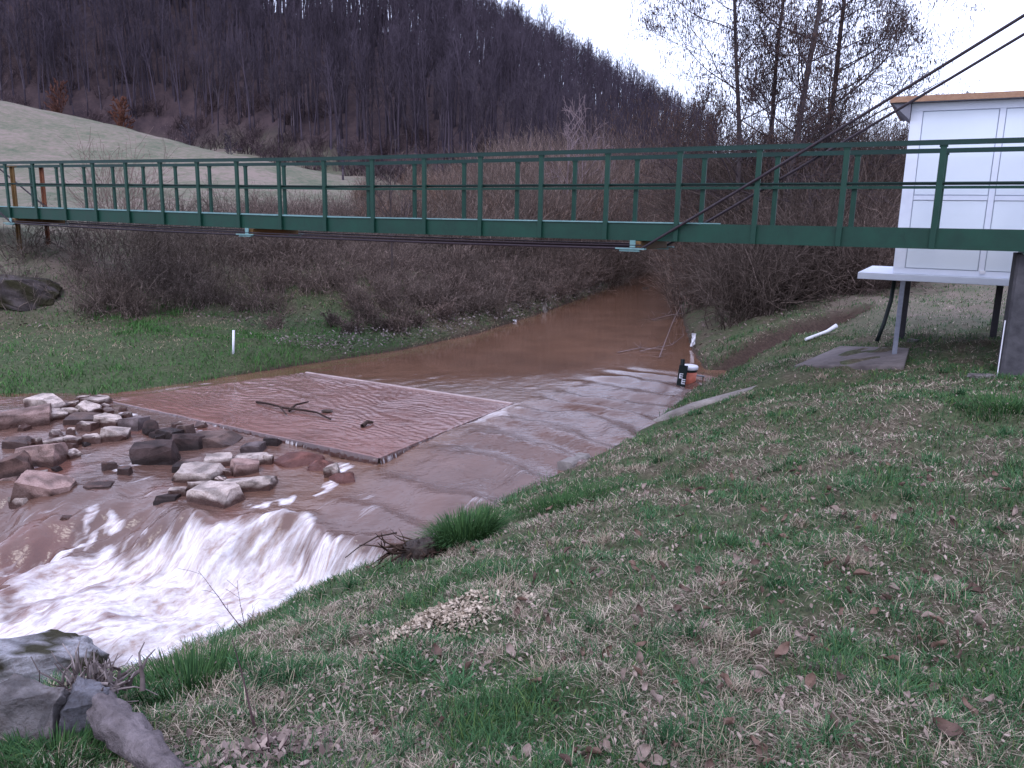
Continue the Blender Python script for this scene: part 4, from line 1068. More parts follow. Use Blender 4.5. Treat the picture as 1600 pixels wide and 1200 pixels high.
mb.add(vs, fs); tag(mb.build('concrete_edging', M['concrete'], bevel=.008), 'long low concrete edging strip along the right bank waterline', 'edging')
zt = max(p.z for p in PAD) + .03
mb = MB(); mb.add([(p.x, p.y, p.z - .25) for p in PAD] + [(p.x, p.y, p.z + .06) for p in PAD], [(3, 2, 1, 0), (4, 5, 6, 7), (0, 1, 5, 4), (1, 2, 6, 5), (2, 3, 7, 6), (3, 0, 4, 7)])
for i, f in enumerate(mb.f): mb.f[i] = f[::-1]
M['pad'] = simple('mossy_pad_concrete', (.085, .07, .07), (.20, .17, .165), 6, .9, .5, .01)
tag(mb.build('concrete_pad', M['pad'], bevel=.015), 'flat grey concrete pad in the turf in front of the kiosk leg', 'concrete pad')

# ------------------------------------------------------------ stones
t = NT('stone'); a_ = t.attr('tint', 'Color'); n1 = t.noise(10, 9, .75, t.coord('Object')); n2 = t.noise(48, 5, .75, t.coord('Object'))
t.base(t.mix(1.0, a_, t.ramp(t.mix(.5, n1, n2), [(.32, (.30, .26, .25)), (.44, (.72, .66, .64)), (.54, (1.0, .98, .98)), (.68, (1.25, 1.22, 1.22))]), 'MULTIPLY')); t.rough(t.ramp(t.attr('wet'), [(0, .8), (1, .28)])); t.bump(t.mix(.5, n1, n2), 1.0, .03)
t.b.inputs['Specular IOR Level'].default_value = .28
M['stone'] = t.m
import bmesh
def stone(name, loc, size, rot, tilt, seed, dry, wetc, waterz=None, flat=False, smoothr=False, sub=2, moss=False, mat='stone'):
    g = np.random.default_rng(seed); bm = bmesh.new()
    if smoothr:
        for k in range(40):
            p = g.normal(0, 1, 3); p /= np.linalg.norm(p); bm.verts.new(tuple(p * g.uniform(.82, 1.0) * .5))
    else:
        for sx in (-1, 1):
            for sy in (-1, 1):
                for sz in (-1, 1):
                    bm.verts.new((.5 * sx * g.uniform(.75, 1), .5 * sy * g.uniform(.75, 1), .5 * sz * g.uniform(.75, 1)))
    h_ = bmesh.ops.convex_hull(bm, input=bm.verts); 
    bmesh.ops.delete(bm, geom=list({v for v in bm.verts if not v.link_faces}), context='VERTS')
    if not smoothr:
        for k in range(5 if sub < 4 else 12):
            nrm = Vector(g.normal(0, 1, 3)); nrm.z = abs(nrm.z) * .8 if g.uniform() < .75 else nrm.z; nrm.normalize()
            sup = max(v.co.dot(nrm) for v in bm.verts)
            bmesh.ops.bisect_plane(bm, geom=bm.verts[:] + bm.edges[:] + bm.faces[:], plane_co=nrm * sup * g.uniform(.70, .95), plane_no=nrm, clear_outer=True)
            bmesh.ops.holes_fill(bm, edges=[e for e in bm.edges if len(e.link_faces) == 1])
    bmesh.ops.dissolve_limit(bm, angle_limit=R(4), verts=bm.verts, edges=bm.edges)
    bmesh.ops.bevel(bm, geom=bm.edges, offset=.006 if not smoothr else .05, segments=1 if not smoothr else 2, affect='EDGES', clamp_overlap=True)
    bmesh.ops.triangulate(bm, faces=bm.faces)
    bmesh.ops.subdivide_edges(bm, edges=bm.edges, cuts=sub, use_grid_fill=True)
    co = np.array([v.co[:] for v in bm.verts])
    nn = (fbm(co[:, 0] * 4 + seed, co[:, 1] * 4 + co[:, 2] * 3, seed % 50, 4) - .5)
    n3 = (fbm(co[:, 2] * 7 + seed, co[:, 0] * 7 - co[:, 1] * 5, seed % 40, 3) - .5)
    co = co * (1 + nn[:, None] * (.14 if smoothr else .09) + n3[:, None] * (.0 if smoothr else .07))
    if sub >= 4: co = co * (1 + (fbm(co[:, 0] * 9 + seed, co[:, 1] * 9 + co[:, 2] * 8, 7, 4) - .5)[:, None] * .24)
    co = co * np.array(size)
    Rm = np.array(Matrix.Rotation(rot, 3, 'Z') @ Matrix.Rotation(tilt[0], 3, 'X') @ Matrix.Rotation(tilt[1], 3, 'Y'))
    co = co @ Rm.T
    for v, c_ in zip(bm.verts, co): v.co = c_
    bmesh.ops.recalc_face_normals(bm, faces=bm.faces)
    me = bpy.data.meshes.new(name); bm.to_mesh(me); bm.free()
    wz = co[:, 2] + loc[2]
    k = sst(.075, .045, wz - (waterz + .02) + (nn * .10)) if waterz is not None else np.zeros(len(co))
    nf = fbm(co[:, 0] * 9 + seed, co[:, 1] * 9 + co[:, 2] * 7, 3, 4)
    pat = sst(.50, .62, nf)[:, None]
    dry = np.array([dry]); tint = dry * (1 - .5 * pat) * g.uniform(.75, 1.08)
    tint = tint * (1 - k[:, None]) + np.array([wetc]) * k[:, None]
    if moss is not False:
        mk = sst(.47, .55, fbm(co[:, 0] * 4 + 3, co[:, 1] * 4 + co[:, 2] * 4 + moss, 8, 4))[:, None]; tint = tint * (1 - mk) + np.array([(.035, .032, .014)]) * mk
    a_ = me.attributes.new('tint', 'FLOAT_COLOR', 'POINT'); c4 = np.ones((len(co), 4), np.float32); c4[:, :3] = tint; a_.data.foreach_set('color', c4.ravel())
    a_ = me.attributes.new('wet', 'FLOAT', 'POINT'); a_.data.foreach_set('value', k.astype(np.float32))
    me.materials.append(M[mat])
    for p in me.polygons: p.use_smooth = smoothr
    o = bpy.data.objects.new(name, me); o.location = loc; col.objects.link(o); return o
PALE_S, PINK_S, BRN_S, DRK_S, WETC = (.60, .51, .46), (.38, .26, .23), (.20, .12, .10), (.07, .045, .042), (.075, .038, .030)
def wlev(x, y): return float(base_level(np.array([x]), np.array([y]))[0])
# x, y of the centre, width and height in photograph pixels, tone, height of the block, tilt, label
STONES = [
 (67, 632, 62, 26, 'p', .34, 10, 'large pale wedge shaped stone at the foot of the grassy bank'),
 (32, 655, 70, 32, 'k', .30, 4, 'long pinkish block stone on the left edge just below the grassy bank'),
 (79, 650, 40, 20, 'p', .20, -8, 'pale stone wedged right of the long pinkish block'),
 (109, 633, 22, 11, 'p', .14, 5, 'small pale stone behind the broken slabs near the bank corner'),
 (107, 645, 28, 15, 'p', .15, 0, 'rounded cream stone in the group beside the weir corner'),
 (129, 624, 17, 11, 'p', .14, 12, 'smallest pale stone on top of the group by the weir corner'),
 (147, 628, 40, 8, 'p', .08, 2, 'thin flat slab stone touching the weir corner'),
 (132, 641, 38, 20, 'p', .22, -14, 'tilted pale slab stone leaning in the group by the weir corner'),
 (124, 657, 52, 11, 'w', .08, 0, 'flat brown half submerged stone below the weir corner group'),
 (131, 667, 30, 9, 'p', .09, 3, 'low pale stone standing alone in the calm brown water'),
 (109, 676, 13, 6, 'p', .07, 0, 'tiny pale stone alone in the calm water left of the others'),
 (169, 659, 38, 20, 'p', .18, -6, 'pale stone with a cracked top left of the grey wet stone'),
 (204, 662, 38, 22, 'g', .20, 8, 'grey wet stone directly below the slab overflow'),
 (234, 668, 30, 30, 'd', .30, 0, 'dark rounded stone with a pale patch under the slab overflow'),
 (262, 678, 36, 14, 'd', .12, 0, 'low dark wet stone right of the dark rounded stone'),
 (286, 671, 30, 15, 'w', .14, 10, 'brown wet stone close under the slab edge'),
 (142, 686, 28, 14, 'p', .12, 0, 'flat pale stone left of the grey green slabbed stone'),
 (176, 680, 42, 22, 'p', .18, -12, 'pale stone with dark underside in the middle of the upper row'),
 (58, 689, 15, 15, 'p', .15, 15, 'small upright pale stone at the top of the left heap'),
 (84, 693, 32, 12, 'p', .12, 4, 'flat cream stone on the upper row of the left heap'),
 (110, 689, 26, 14, 'p', .13, -8, 'pale chipped stone at the right end of the left heap'),
 (56, 713, 74, 36, 'k', .30, 14, 'big pink pale sloping slab stone in the left heap'),
 (105, 711, 28, 17, 'p', .15, 0, 'pale stone just right of the big pink sloping slab'),
 (18, 731, 46, 44, 'b', .42, 20, 'tall reddish brown stone at the left edge of the photo'),
 (60, 744, 20, 9, 'p', .08, 0, 'small flat pale stone between the two big left stones'),
 (62, 768, 80, 42, 'k', .36, -22, 'big angular tilted block stone lowest in the left heap'),
 (12, 762, 30, 34, 'k', .30, 12, 'pink stone squeezed against the left edge behind the angular block'),
 (31, 786, 34, 24, 'p', .20, 10, 'pale pointed stone in front of the angular tilted block'),
 (10, 809, 42, 24, 'p', .20, -8, 'pale stone in the left edge corner of the rapids'),
 (238, 711, 68, 36, 'd', .36, 12, 'largest dark angular boulder in the middle of the rapids'),
 (290, 692, 46, 28, 'd', .24, -10, 'dark brown boulder right of the largest dark boulder'),
 (333, 689, 68, 18, 'w', .14, 3, 'long flat greenish brown stone below the slab edge'),
 (393, 701, 32, 15, 'g', .14, 6, 'grey pink stone by the slab edge, left of the reddish dome'),
 (424, 690, 27, 14, 'd', .18, 0, 'small dark stone right against the slab edge'),
 (461, 713, 88, 44, 'r', .24, 0, 'wide smooth reddish dome stone with water sliding over it'),
 (418, 718, 15, 19, 'p', .18, -10, 'small upright pale stone left of the reddish dome'),
 (499, 728, 50, 22, 'r', .14, 0, 'low reddish wet stone right of the reddish dome'),
 (519, 737, 24, 27, 'p', .26, 25, 'short pale leaning stone at the slab corner'),
 (535, 748, 46, 16, 'r', .10, 0, 'flat reddish stone under a trickle below the slab corner'),
 (338, 722, 42, 22, 'p', .20, 0, 'pale stone at the back of the middle pile, left one'),
 (390, 719, 46, 18, 'p', .17, 8, 'pale wide stone at the back right of the middle pile'),
 (379, 733, 40, 26, 'k', .26, -18, 'pinkish pointed stone in the heart of the middle pile'),
 (353, 740, 19, 13, 'p', .13, 0, 'small pale stone filling a gap in the middle pile'),
 (308, 744, 68, 28, 'p', .27, 5, 'big pale rectangular block stone at the left of the middle pile'),
 (287, 732, 36, 15, 'd', .14, 0, 'dark low stone just behind the rectangular block'),
 (386, 758, 76, 24, 'p', .16, 12, 'long flat pale slab stone at the right of the middle pile'),
 (311, 761, 38, 15, 'p', .13, -8, 'pale flat stone between the rectangular block and the front slab'),
 (276, 769, 27, 17, 'p', .16, 0, 'small pale blocky stone at the front left of the middle pile'),
 (259, 783, 38, 22, 'd', .20, 0, 'rounded dark wet stone at the front left of the middle pile'),
 (332, 776, 82, 32, 'p', .28, 8, 'pale topped slab stone with dark underside at the front of the middle pile'),
 (343, 754, 15, 9, 'p', .09, 0, 'tiny pale stone lying in front of the pointed pink one'),
 (152, 801, 32, 13, 'b', .12, 0, 'reddish low stone alone in the brown shallows'),
 (189, 813, 36, 15, 'b', .14, 0, 'dark red low stone just above the white rapids'),
 (204, 843, 18, 24, 'd', .30, 0, 'black narrow stone splitting the white water at the drop'),
 (51, 856, 42, 13, 'b', .12, 0, 'dark wet stone barely rising from the lower rapids'),
 (4, 928, 26, 30, 'b', .30, 0, 'brown boulder cut by the left edge in the white foam'),
 (169, 729, 24, 13, 'b', .12, 0, 'dark brown stone left of the largest dark boulder'),
 (192, 736, 22, 12, 'b', .10, 0, 'small brown stone just below the largest dark boulder'),
 (22, 693, 40, 10, 'w', .08, 0, 'flat submerged brown stone behind the left heap'),
 (150, 766, 44, 9, 'b', .07, 0, 'reddish submerged stone in the open brown shallows')]
TON = dict(p=(PALE_S, WETC), k=(PINK_S, WETC), b=(BRN_S, (.05, .028, .024)), d=(DRK_S, (.025, .016, .015)), g=((.24, .19, .19), (.07, .05, .05)), w=((.17, .115, .10), (.07, .042, .036)), r=((.24, .105, .085), (.13, .055, .045)))
for k, (px_, py_, w_, h_, tn_, hh_, tl_, lb) in enumerate(STONES):
    q_ = at_z(px_, py_ + h_ * .32, -.15); wz_ = wlev(q_.x, q_.y); q_ = at_z(px_, py_ + h_ * .32, wz_); dist = q_.y
    W_ = w_ / FPX * dist * 1.17; Hh = max(.09, h_ / FPX * dist * .80) + .12
    if tn_ == 'r': Hh = .32
    g_ = np.random.default_rng(900 + k)
    D_ = W_ * g_.uniform(.55, .8)
    hz = Hh * .5 - .12 if tn_ != 'r' else -.02
    o = stone('river_stone', (q_.x, q_.y + D_ * .30, wz_ + hz), (W_, D_, Hh), g_.uniform(-.5, .5), (R(g_.uniform(-8, 8)), R(-tl_ * .6)), 500 + k, TON[tn_][0], TON[tn_][1], wz_, smoothr=(tn_ == 'r' or k == 13), sub=3)
    tag(o, lb, 'stone', 'stones in the stream')
g = np.random.default_rng(333)
for k in range(34):
    cx_, cy_, sx_, sy_ = ((85, 695, 70, 14), (60, 760, 60, 34), (345, 745, 70, 26), (150, 660, 80, 16), (270, 690, 60, 18))[k % 5]
    px_, py_ = cx_ + g.normal(0, .5) * sx_, cy_ + g.normal(0, .5) * sy_; q_ = at_z(px_, py_, -.15); wz_ = wlev(q_.x, q_.y); W_ = g.uniform(.08, .20)
    tn_ = 'p' if g.uniform() < .62 else 'd'
    o = stone('river_stone', (q_.x, q_.y, wz_ + .01), (W_, W_ * .8, W_ * .75), g.uniform(0, 3), (g.normal(0, .2), g.normal(0, .2)), 1200 + k, TON[tn_][0], TON[tn_][1], wz_, sub=2)
    tag(o, 'small broken pale stone piece among the heaped stones in the stream' if tn_ == 'p' else 'small dark wet stone piece among the heaped stones in the stream', 'stone', 'small stones in the stream' if tn_ == 'p' else 'small dark stones in the stream')
# riprap blocks in the bottom left corner
for k, (px_, py_, Y_, sz, rot, tl, dry, ms, lb) in enumerate((
    (66, 1050, 5.75, (.95, .55, .55), .12, (-.06, .04), (.40, .40, .43), 1.3, 'pale grey block of broken concrete with dark moss in the bottom left corner'),
    (18, 1162, 0, (.36, .24, .27), -.1, (0, .05), (.25, .23, .23), False, 'rounded beige grey block underneath the mossy block at the left edge'),
    (118, 1160, 0, (.18, .16, .27), .3, (.1, .16), (.22, .22, .25), False, 'upright grey boulder leaning against the mossy block beside the log'))):
    q_ = at_y(px_, py_, Y_) if Y_ else at_ground(px_, py_) + Vector((0, .08, sz[2] * .30)); o = stone('bank_boulder', q_, sz, rot, tl, 700 + k, dry, (.12, .1, .1), None, sub=4, moss=ms); tag(o, lb, 'boulder', 'boulders at the bottom left')
q_ = at_y(22, 446, 19.5); o = stone('grey_boulder', (q_.x, q_.y, gz(q_.x, q_.y) + .15), (2.1, 1.4, .8), .3, (0, .15), 720, (.12, .10, .10), (.1, .1, .1), None, sub=4, moss=.3); tag(o, 'big dark grey boulder on the far slope at the left edge of the meadow', 'boulder')
q_ = at_ground(1535, 588); tag(stone('flat_stone', q_, (.35, .2, .06), .1, (0, 0), 730, (.22, .2, .2), (.1, .1, .1)), 'small flat stone in the turf left of the concrete pillar', 'stone')
q_ = at_ground(1427, 533); tag(stone('flat_stone', q_, (.25, .2, .08), .6, (0, 0), 731, (.22, .2, .2), (.1, .1, .1)), 'grey stone at the foot of the front kiosk leg', 'stone')
q_ = at_ground(20, 634); tag(stone('flat_stone', q_, (.18, .14, .1), .6, (0, 0), 733, PALE_S, WETC), 'small white stone alone on the green bank, upper left of the heap', 'stone')

# ------------------------------------------------------------ wood: stump, driftwood log, branches
def woody(name, mat, segs, parent=None, n=8, tint=None): return segs_mesh(name, segs, n, mat, parent, tint=tint)
base = at_ground(205, 1175)
g = np.random.default_rng(77)
pth = [at_y(150, 1120, 4.75), at_y(178, 1150, 4.55), at_y(215, 1180, 4.3), at_y(262, 1212, 4.05), at_y(330, 1250, 3.8)]
pth = [at_ground(x_, y_) + Vector((0, 0, dz)) for x_, y_, dz in ((150, 1125, .10), (180, 1160, .09), (218, 1192, .07), (262, 1225, .05), (330, 1262, .02))]
log = empty('driftwood_log', pth[0])
mb = MB(); mb.tube([p - pth[0] for p in [pth[0], pth[0] * .5 + pth[1] * .5 + Vector((0, 0, .015)), pth[1], pth[2] + Vector((0, 0, .01)), pth[3], pth[4]]], [.04, .065, .075, .065, .055, .045], 12)
o = mb.build('log_trunk', M['deadwood'], log, smooth=True); o.modifiers.new('s', 'SUBSURF').render_levels = 2
tx = bpy.data.textures.new('wood_rough', 'CLOUDS'); tx.noise_scale = .06; dm = o.modifiers.new('d', 'DISPLACE'); dm.texture = tx; dm.strength = .075
S = []
for k in range(95):
    d0 = np.array((g.normal(.12, .5), g.normal(.25, .45), g.uniform(.2, 1.2))); s0 = np.array((g.normal(0, .06), g.normal(0, .05), g.uniform(-.05, .06)))
    branch(S, s0, d0, g.uniform(.06, .22), g.uniform(.005, .015), 0, g, 4, wob=.4, taper=.12, minr=.002)
for k in range(14):
    d0 = np.array((g.normal(-.8, .4), g.normal(-.2, .3), g.uniform(-.2, .6))); branch(S, (0, 0, 0), d0, g.uniform(.15, .35), .008, 0, g, 4, wob=.3, taper=.15, minr=.002)
woody('splintered_root', M['twigs'], S, log, 5, tint_of(len(S), (.05, .036, .034), (.30, .25, .24), g))
tag(log, 'weathered grey driftwood log with a splintered root end, bottom left', 'log')
# stump
q_ = at_ground(655, 868); st_ = empty('tree_stump', q_)
mb = MB(); mb.tube([(-.02, 0, -.35), (0, 0, -.05), (.02, 0, .10), (.0, .02, .155)], [.26, .20, .165, .13], 14)
o = mb.build('stump', M['darkwood'], st_, smooth=True); dm = o.modifiers.new('s', 'SUBSURF'); dm.render_levels = 2; dm = o.modifiers.new('d', 'DISPLACE'); dm.texture = tx; dm.strength = .09
S = []
for k in range(60): branch(S, (g.normal(0, .14), g.normal(0, .10), .08), (g.normal(-.7, .6), g.normal(-.5, .5), g.uniform(-1.4, .1)), g.uniform(.15, .42), g.uniform(.006, .016), 0, g, 4, wob=.3, taper=.2, minr=.002)
woody('roots', M['twigs'], S, st_, 4, tint_of(len(S), (.02, .013, .01), (.08, .052, .04), g))
tag(st_, 'dark rotten stump with hanging roots at the water edge beside the grass tuft', 'stump')
def stick(name, px_list, z, r, label, cat='branch', seed=1, tint=((.03, .02, .018), (.06, .042, .035)), twigs=0, zs=None, group=None):
    g = np.random.default_rng(seed); S = []
    for pl in px_list:
        P = [at_z(x_, y_, z) + Vector((0, 0, dz)) for x_, y_, dz in pl]
        for k_, (a, b) in enumerate(zip(P[:-1], P[1:])): S.append((*a, *b, r * (1 - .6 * k_ / len(P)), r * (1 - .6 * (k_ + 1) / len(P))))
        for k_ in range(twigs):
            a = P[g.integers(0, len(P))]; branch(S, np.array(a), (g.normal(0, 1), g.normal(0, 1), .35), .25, r * .4, 0, g, 3, wob=.3, minr=.002)
    c_ = Vector(S[0][:3]); A_ = np.array(S); A_[:, 0:3] -= np.array(c_); A_[:, 3:6] -= np.array(c_)
    o = segs_mesh(name, A_, 6, M['twigs'], tint=tint_of(len(S), *tint, g)); o.location = c_; return tag(o, label, cat, group)
stick('forked_branch', [[(401, 630, .02), (418, 635, .05), (438, 641, .06), (447, 650, .03)], [(438, 641, .05), (470, 645, .05), (495, 648, .04), (517, 656, .01)], [(452, 645, .03), (462, 638, .06), (482, 634, .07)]], .02, .021, 'forked dark branch stranded on the flooded weir slab', seed=3)
stick('small_branch', [[(566, 668, .02), (574, 664, .05), (583, 663, .03)]], .02, .035, 'short dark wood chunk stranded on the slab, right of the forked branch', seed=4)
q_ = at_z(511, 642, .04); tag(stone('drift_leaf', q_, (.22, .13, .05), .1, (0, 0), 741, (.10, .045, .035), (.05, .03, .02), .04, smoothr=True), 'flat reddish brown lump above the forked branch on the slab', 'driftwood')
stick('thin_branch', [[(620, 868, .25), (590, 882, .30), (560, 888, .22), (540, 886, .10)]], -.25, .009, 'thin dark branch sticking from the stump over the fall', seed=5)
stick('washed_branches', [[(1000, 552, .05), (1025, 548, .08), (1050, 545, .1), (1068, 538, .25)], [(965, 552, .02), (1000, 546, .04), (1040, 549, .05)], [(1030, 560, .03), (1050, 530, .5), (1062, 520, .8)], [(1018, 510, .2), (1040, 520, .5), (1070, 528, .7)]], .0, .012, 'tangle of washed up branches in the water by the right bank', seed=6, tint=((.10, .075, .075), (.26, .20, .20)), twigs=7)
# bare twigs in the foreground
def twig(name, px, py_, H, dirs, seed, label, tint=((.05, .03, .035), (.11, .07, .07))):
    g = np.random.default_rng(seed); q_ = at_ground(px, py_); S = []
    for d_, L, r_, dp in dirs: branch(S, (0, 0, -.03), d_, L * H, r_, dp, g, 7, (4, 3), .7, 0, .02, .25, .4, .0016, .10)
    o = segs_mesh(name, S, 5, M['twigs'], tint=tint_of(len(S), *tint, g)); o.location = q_; return tag(o, label, 'twig')
twig('leaning_twig', 384, 985, .75, [((-.9, .45, .62), 1.0, .006, 1), ((-.35, .3, 1.0), .62, .004, 1), ((.05, .1, 1), .35, .004, 1)], 1, 'thin arching bare twig leaning from the bank over the white foam')
twig('upright_twig', 398, 1150, .42, [((-.05, .1, 1), 1.0, .006, 0), ((.15, .0, .9), .4, .004, 0)], 2, 'upright dead stem in the grass right of the driftwood log')
twig('upright_twig', 420, 1200, .22, [((.3, .1, 1), 1.0, .005, 0), ((-.4, .0, .9), .7, .004, 0), ((.0, .2, 1), .9, .005, 0)], 3, 'short dead stems in the bottom leaf heap right of the log')

# ------------------------------------------------------------ small man-made things
q_ = at_y(364, 553, at_ground(364, 553).y); tp = at_y(365, 516, q_.y)
mb = MB(); mb.tube([(0, 0, -.1), (tp.x - q_.x, 0, tp.z - q_.z)], .026, 10); o = mb.build('marker_pipe', M['plastic_white'], smooth=True); o.location = q_
tag(o, 'thin white upright pipe standing in the far meadow', 'pipe')
a, b = at_ground(1258, 536), at_ground(1306, 521); mid = (a + b) / 2
mb = MB(); mb.tube([a - mid + Vector((0, 0, .05)), (a * .3 + b * .7) - mid + Vector((0, 0, .09)), b - mid + Vector((0, 0, .16))], [.035, .035, .045], 10)
o = mb.build('drain_pipe', M['plastic_white'], smooth=True); o.location = mid; tag(o, 'white plastic drain pipe lying on the grass above the ditch', 'pipe')
# bucket
q_ = at_z(1075, 597, 0); bk = empty('plastic_bucket', (q_.x, q_.y, -.02)); s_ = q_.y / FPX
def lathe(prof, n=24):
    mb = MB(); vs = []; fs = []
    for r_, z_ in prof: vs += [(r_ * math.cos(2 * math.pi * k / n), r_ * math.sin(2 * math.pi * k / n), z_) for k in range(n)]
    for i in range(len(prof) - 1): fs += [(i * n + k, i * n + (k + 1) % n, (i + 1) * n + (k + 1) % n, (i + 1) * n + k) for k in range(n)]
    fs += [tuple(range((len(prof) - 1) * n, len(prof) * n)), tuple(range(n))[::-1]]; mb.add(vs, fs); return mb
lathe([(.135, -.1), (.165, .24)]).build('pail', M['orange'], bk, smooth=True)
lathe([(.160, .24), (.168, .245), (.168, .285), (.155, .29)]).build('rim', M['black'], bk, smooth=True)
lathe([(.175, .288), (.185, .295), (.185, .345), (.17, .365), (.08, .37)]).build('lid', M['plastic_white'], bk, smooth=True)
tag(bk, 'faded orange bucket with a white lid standing in the water at the right bank', 'bucket')
# gauge board with ladder marks
q_ = at_z(1063, 600, 0); gb = empty('gauge_board', (q_.x, q_.y - .05, 0)); gb.rotation_euler = (0, R(5), R(-6)); gb.scale = (.85, .85, .85)
mb = MB(); mb.beam((0, 0, -.3), (0, 0, .46), .20, .05, up=(0, 1, 0)); mb.build('board', M['black'], gb, bevel=.006)
mk = MB()
def mkb(x0, x1, z0, z1): mk.beam(((x0 + x1) / 2, -.027, z0), ((x0 + x1) / 2, -.027, z1), x1 - x0, .004, up=(0, 1, 0))
for zz, off in ((.02, .0), (.15, -.07)):
    x0 = .0 + off; mkb(x0, x0 + .022, zz, zz + .12)
    for j in range(3): mkb(x0 + .022, x0 + .085, zz + j * .049, zz + j * .049 + .022)
mk.build('scale_marking', M['plastic_white'], gb)
mb = MB(); mb.tube([(-.03, 0, .46), (-.04, .02, .60)], .05, 8); mb.build('post_cap', M['black'], gb)
tag(gb, 'black water gauge board with white ladder marks beside the orange bucket', 'gauge')
q2 = Vector((bk.location.x + .16, bk.location.y, .14)); e_ = at_ground(1112, 590)
mb = MB(); mb.tube([Vector((0, 0, 0)), (e_ - q2) * .5 + Vector((0, 0, -.02)), e_ - q2 + Vector((0, 0, .03))], .016, 8); o = mb.build('grey_hose', M['grey_leg'], smooth=True); o.location = q2; tag(o, 'thin grey hose running from the bucket to the grass', 'hose')
# rags and litter
def rag(name, px, py_, Y_, w_, h_, mat, label, cat, seed):
    q_ = at_y(px, py_, Y_); gx_ = np.linspace(-.5, .5, 14); gz_ = np.linspace(0, 1, 16); A_, B_ = np.meshgrid(gx_, gz_)
    A_, B_ = A_.ravel(), B_.ravel(); wd = .55 + .6 * fbm(B_ * 3, B_ * 0 + seed, seed, 2); 
    V = np.stack([A_ * w_ * wd + .12 * w_ * np.sin(B_ * 4), (fbm(A_ * 5, B_ * 4, seed, 3) - .5) * w_ * 1.4, (1 - B_) * h_], 1)
    V = np.concatenate([V, V + np.array([[0, .006, 0]])])
    ix = np.arange(14 * 16).reshape(16, 14); q0 = np.stack([ix[:-1, :-1], ix[:-1, 1:], ix[1:, 1:], ix[1:, :-1]], -1).reshape(-1, 4)
    o = mesh_np(name, V, np.concatenate([q0, q0[:, ::-1] + 224]), 4, mat, smooth=True); o.location = (q_.x, Y_, q_.z - h_ / 2); return tag(o, label, cat)
rag('plastic_bag', 1083, 531, 20.2, .14, .34, M['plastic_white'], 'white plastic bag caught in branches on the right bank', 'bag', 3)
rag('plastic_bag', 850, 484, 27.5, .25, .5, M['concrete'], 'beige plastic bag hanging on the far bank over the water', 'bag', 5)
rag('plastic_bag', 803, 505, 24.8, .16, .22, M['plastic_white'], 'small white scrap of plastic at the far waterline', 'bag', 6)
rag('plastic_bag', 1008, 462, 38, .3, .8, M['concrete'], 'pale rag hanging over the water at the far bend', 'rag', 8)
# chip pile
g = np.random.default_rng(90); c_ = at_ground(700, 975); N = 2600
u1 = g.normal(0, .20, N) * (1 + .9 * (g.uniform(0, 1, N) > .85)); u2 = g.normal(0, .14, N) * (1 + .9 * (g.uniform(0, 1, N) > .85)); ax_ = Vector((.75, .66, 0)).normalized()
X = c_.x + u1 * ax_.x - u2 * ax_.y; Y = c_.y + u1 * ax_.y + u2 * ax_.x; rr_ = (u1 / .42) ** 2 + (u2 / .24) ** 2
lift = .075 * np.maximum(0, 1 - rr_) * g.uniform(.3, 1, N) + .012
a1 = tint_of(N, (.16, .12, .085), (.58, .48, .38), g)
litter('chip_pile', X, Y, g.uniform(.012, .034, N), a1, 91, lift, 'small heap of pale cream wood chips on the near grassy bank', 'chip pile')
# scattered dead leaves: the largest one by one, the rest as litter
def leaf_mesh(seed):
    g = np.random.default_rng(seed); n = 9; V = []; 
    for i in range(n):
        f = i / (n - 1); w_ = .30 * math.sin(math.pi * min(1, f * 1.02)) ** .8 + .01; curl = .35 * math.sin(f * 3 + seed)
        for s_ in (-1, -.5, 0, .5, 1):
            V.append(((f - .5) + g.normal(0, .012), s_ * w_ * (1 - .25 * abs(s_) * g.uniform(0, 1)), .18 * s_ * s_ * (1 + .6 * math.sin(seed * 3 + f * 5)) + .22 * curl * f * f + g.normal(0, .012)))
    idx = np.arange(n * 5).reshape(n, 5); q0 = np.stack([idx[:-1, :-1], idx[:-1, 1:], idx[1:, 1:], idx[1:, :-1]], -1).reshape(-1, 4)
    me_o = mesh_np('dead_leaf', np.array(V), q0, 4, None, smooth=True, link=False); me = me_o.data; bpy.data.objects.remove(me_o); return me
leaf_mats = []
for k, (a_, b_) in enumerate((((.11, .065, .048), (.20, .125, .095)), ((.19, .14, .115), (.33, .25, .215)), ((.07, .042, .034), (.13, .08, .062)))): leaf_mats.append(simple('dead_leaf_%d' % k, a_, b_, 3, .75, .4, .02))
LM = []
for s_ in range(9):
    me = leaf_mesh(s_ + 1); me.materials.append(leaf_mats[s_ % 3]); LM.append(me)
special = [(1135, 1150, .085, 'curled brown dead leaf near the bottom edge, left of the widest leaf'), (1480, 1158, .105, 'widest brown dead leaf near the bottom right corner'), (1540, 1115, .07, 'pale bleached leaf right of the widest brown leaf'), (1222, 1035, .10, 'large folded brown leaf on the edge of the bare molehill'), (1265, 1008, .065, 'upright pinkish leaf at the top of the bare molehill'), (1190, 1065, .08, 'dark leaf in the pile left of the bare molehill'), (1345, 912, .09, 'brown leaf standing upright in the right foreground grass'), (1525, 940, .09, 'dark cupped leaf at the right side of the foreground'), (1180, 860, .08, 'brown leaf right of a dark gap in the middle grass'), (1105, 965, .07, 'pale pink crumpled leaf in the middle of the grass')]
for k, (x_, y_, sz, lb) in enumerate(special):
    q_ = at_ground(x_, y_); o = bpy.data.objects.new('dead_leaf', LM[(k * 2) % 9]); o.location = (q_.x, q_.y, q_.z + .045); o.scale = (sz,) * 3; o.rotation_euler = (rnd.uniform(-.5, .5), rnd.uniform(-.5, .5), rnd.uniform(0, 6.28)); col.objects.link(o); tag(o, lb, 'leaf', 'dead leaves on the near bank')
g = np.random.default_rng(95); cnt = 0
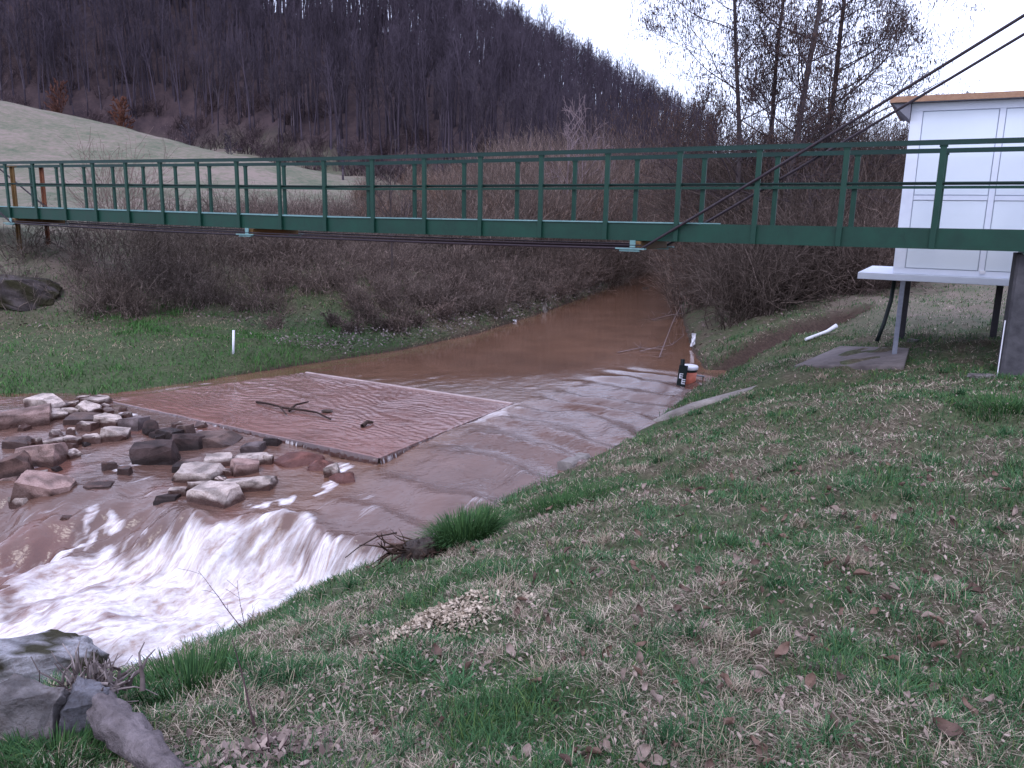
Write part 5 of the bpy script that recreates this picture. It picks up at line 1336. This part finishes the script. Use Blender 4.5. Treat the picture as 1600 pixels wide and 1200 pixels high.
while cnt < 285:
    r_ = 1.9 + 5.5 * g.uniform() ** 1.2; th_ = R(g.uniform(-12, 34)); x_, y_ = r_ * math.sin(th_), r_ * math.cos(th_)
    d_ = dist_line(np.array([x_]), np.array([y_]), RB)[0][0]
    if d_ < 1.0 or g.uniform() > .25 + .75 * (x_ > .2): continue
    o = bpy.data.objects.new('dead_leaf', LM[int(g.integers(0, 9))]); s_ = g.uniform(.04, .085); o.location = (x_, y_, gz(x_, y_) + .03 + g.uniform(0, .02)); o.scale = (s_,) * 3
    o.rotation_euler = (g.normal(0, .6), g.normal(0, .6), g.uniform(0, 6.28)); col.objects.link(o); cnt += 1
    tag(o, 'small curled dead leaf lying in the foreground turf', 'leaf', 'small dead leaves in the turf')
N = 16000
r_ = np.exp(g.uniform(math.log(1.8), math.log(15), N)); th_ = g.uniform(R(-30), R(36), N); X, Y = r_ * np.sin(th_), r_ * np.cos(th_)
d_, _, _ = dist_line(X, Y, RB); d2_, _, _ = dist_line(X, Y, LB)
k_ = ~inside(X, Y, POLY) & (d_ > .35) & (d_ < d2_) & (g.uniform(0, 1, N) < sst(.42, .62, fbm(X * 1.5, Y * 1.5, 99, 3)) + .12); X, Y, r_ = X[k_], Y[k_], r_[k_]
litter('leaf_crumbs', X, Y, g.uniform(.008, .024, len(X)) * (1 + .07 * r_), tint_of(len(X), (.10, .07, .055), (.36, .28, .24), g), 97, .022, 'crumbled leaf fragments scattered through the foreground turf')
# bare earth mound in the foreground
q_ = at_ground(1325, 1040); tag(stone('earth_mound', (q_.x, q_.y, q_.z - .035), (.42, .26, .13), .2, (0, 0), 760, (.20, .15, .14), (.1, .1, .1), None, smoothr=True, sub=4, mat='ground' if False else 'stone'), 'low bare grey earth molehill among the foreground leaves', 'molehill')
# dry stalk heap bottom
c_ = at_ground(400, 1195); N = 700; X = c_.x + g.normal(0, .14, N); Y = c_.y + g.normal(.02, .09, N)
litter('leaf_heap', X, Y, g.uniform(.015, .042, N), tint_of(N, (.08, .055, .048), (.30, .23, .20), g), 98, .02 + .05 * g.uniform(0, 1, N), 'heap of grey brown dead leaves around the stems at the bottom edge', 'leaf heap')
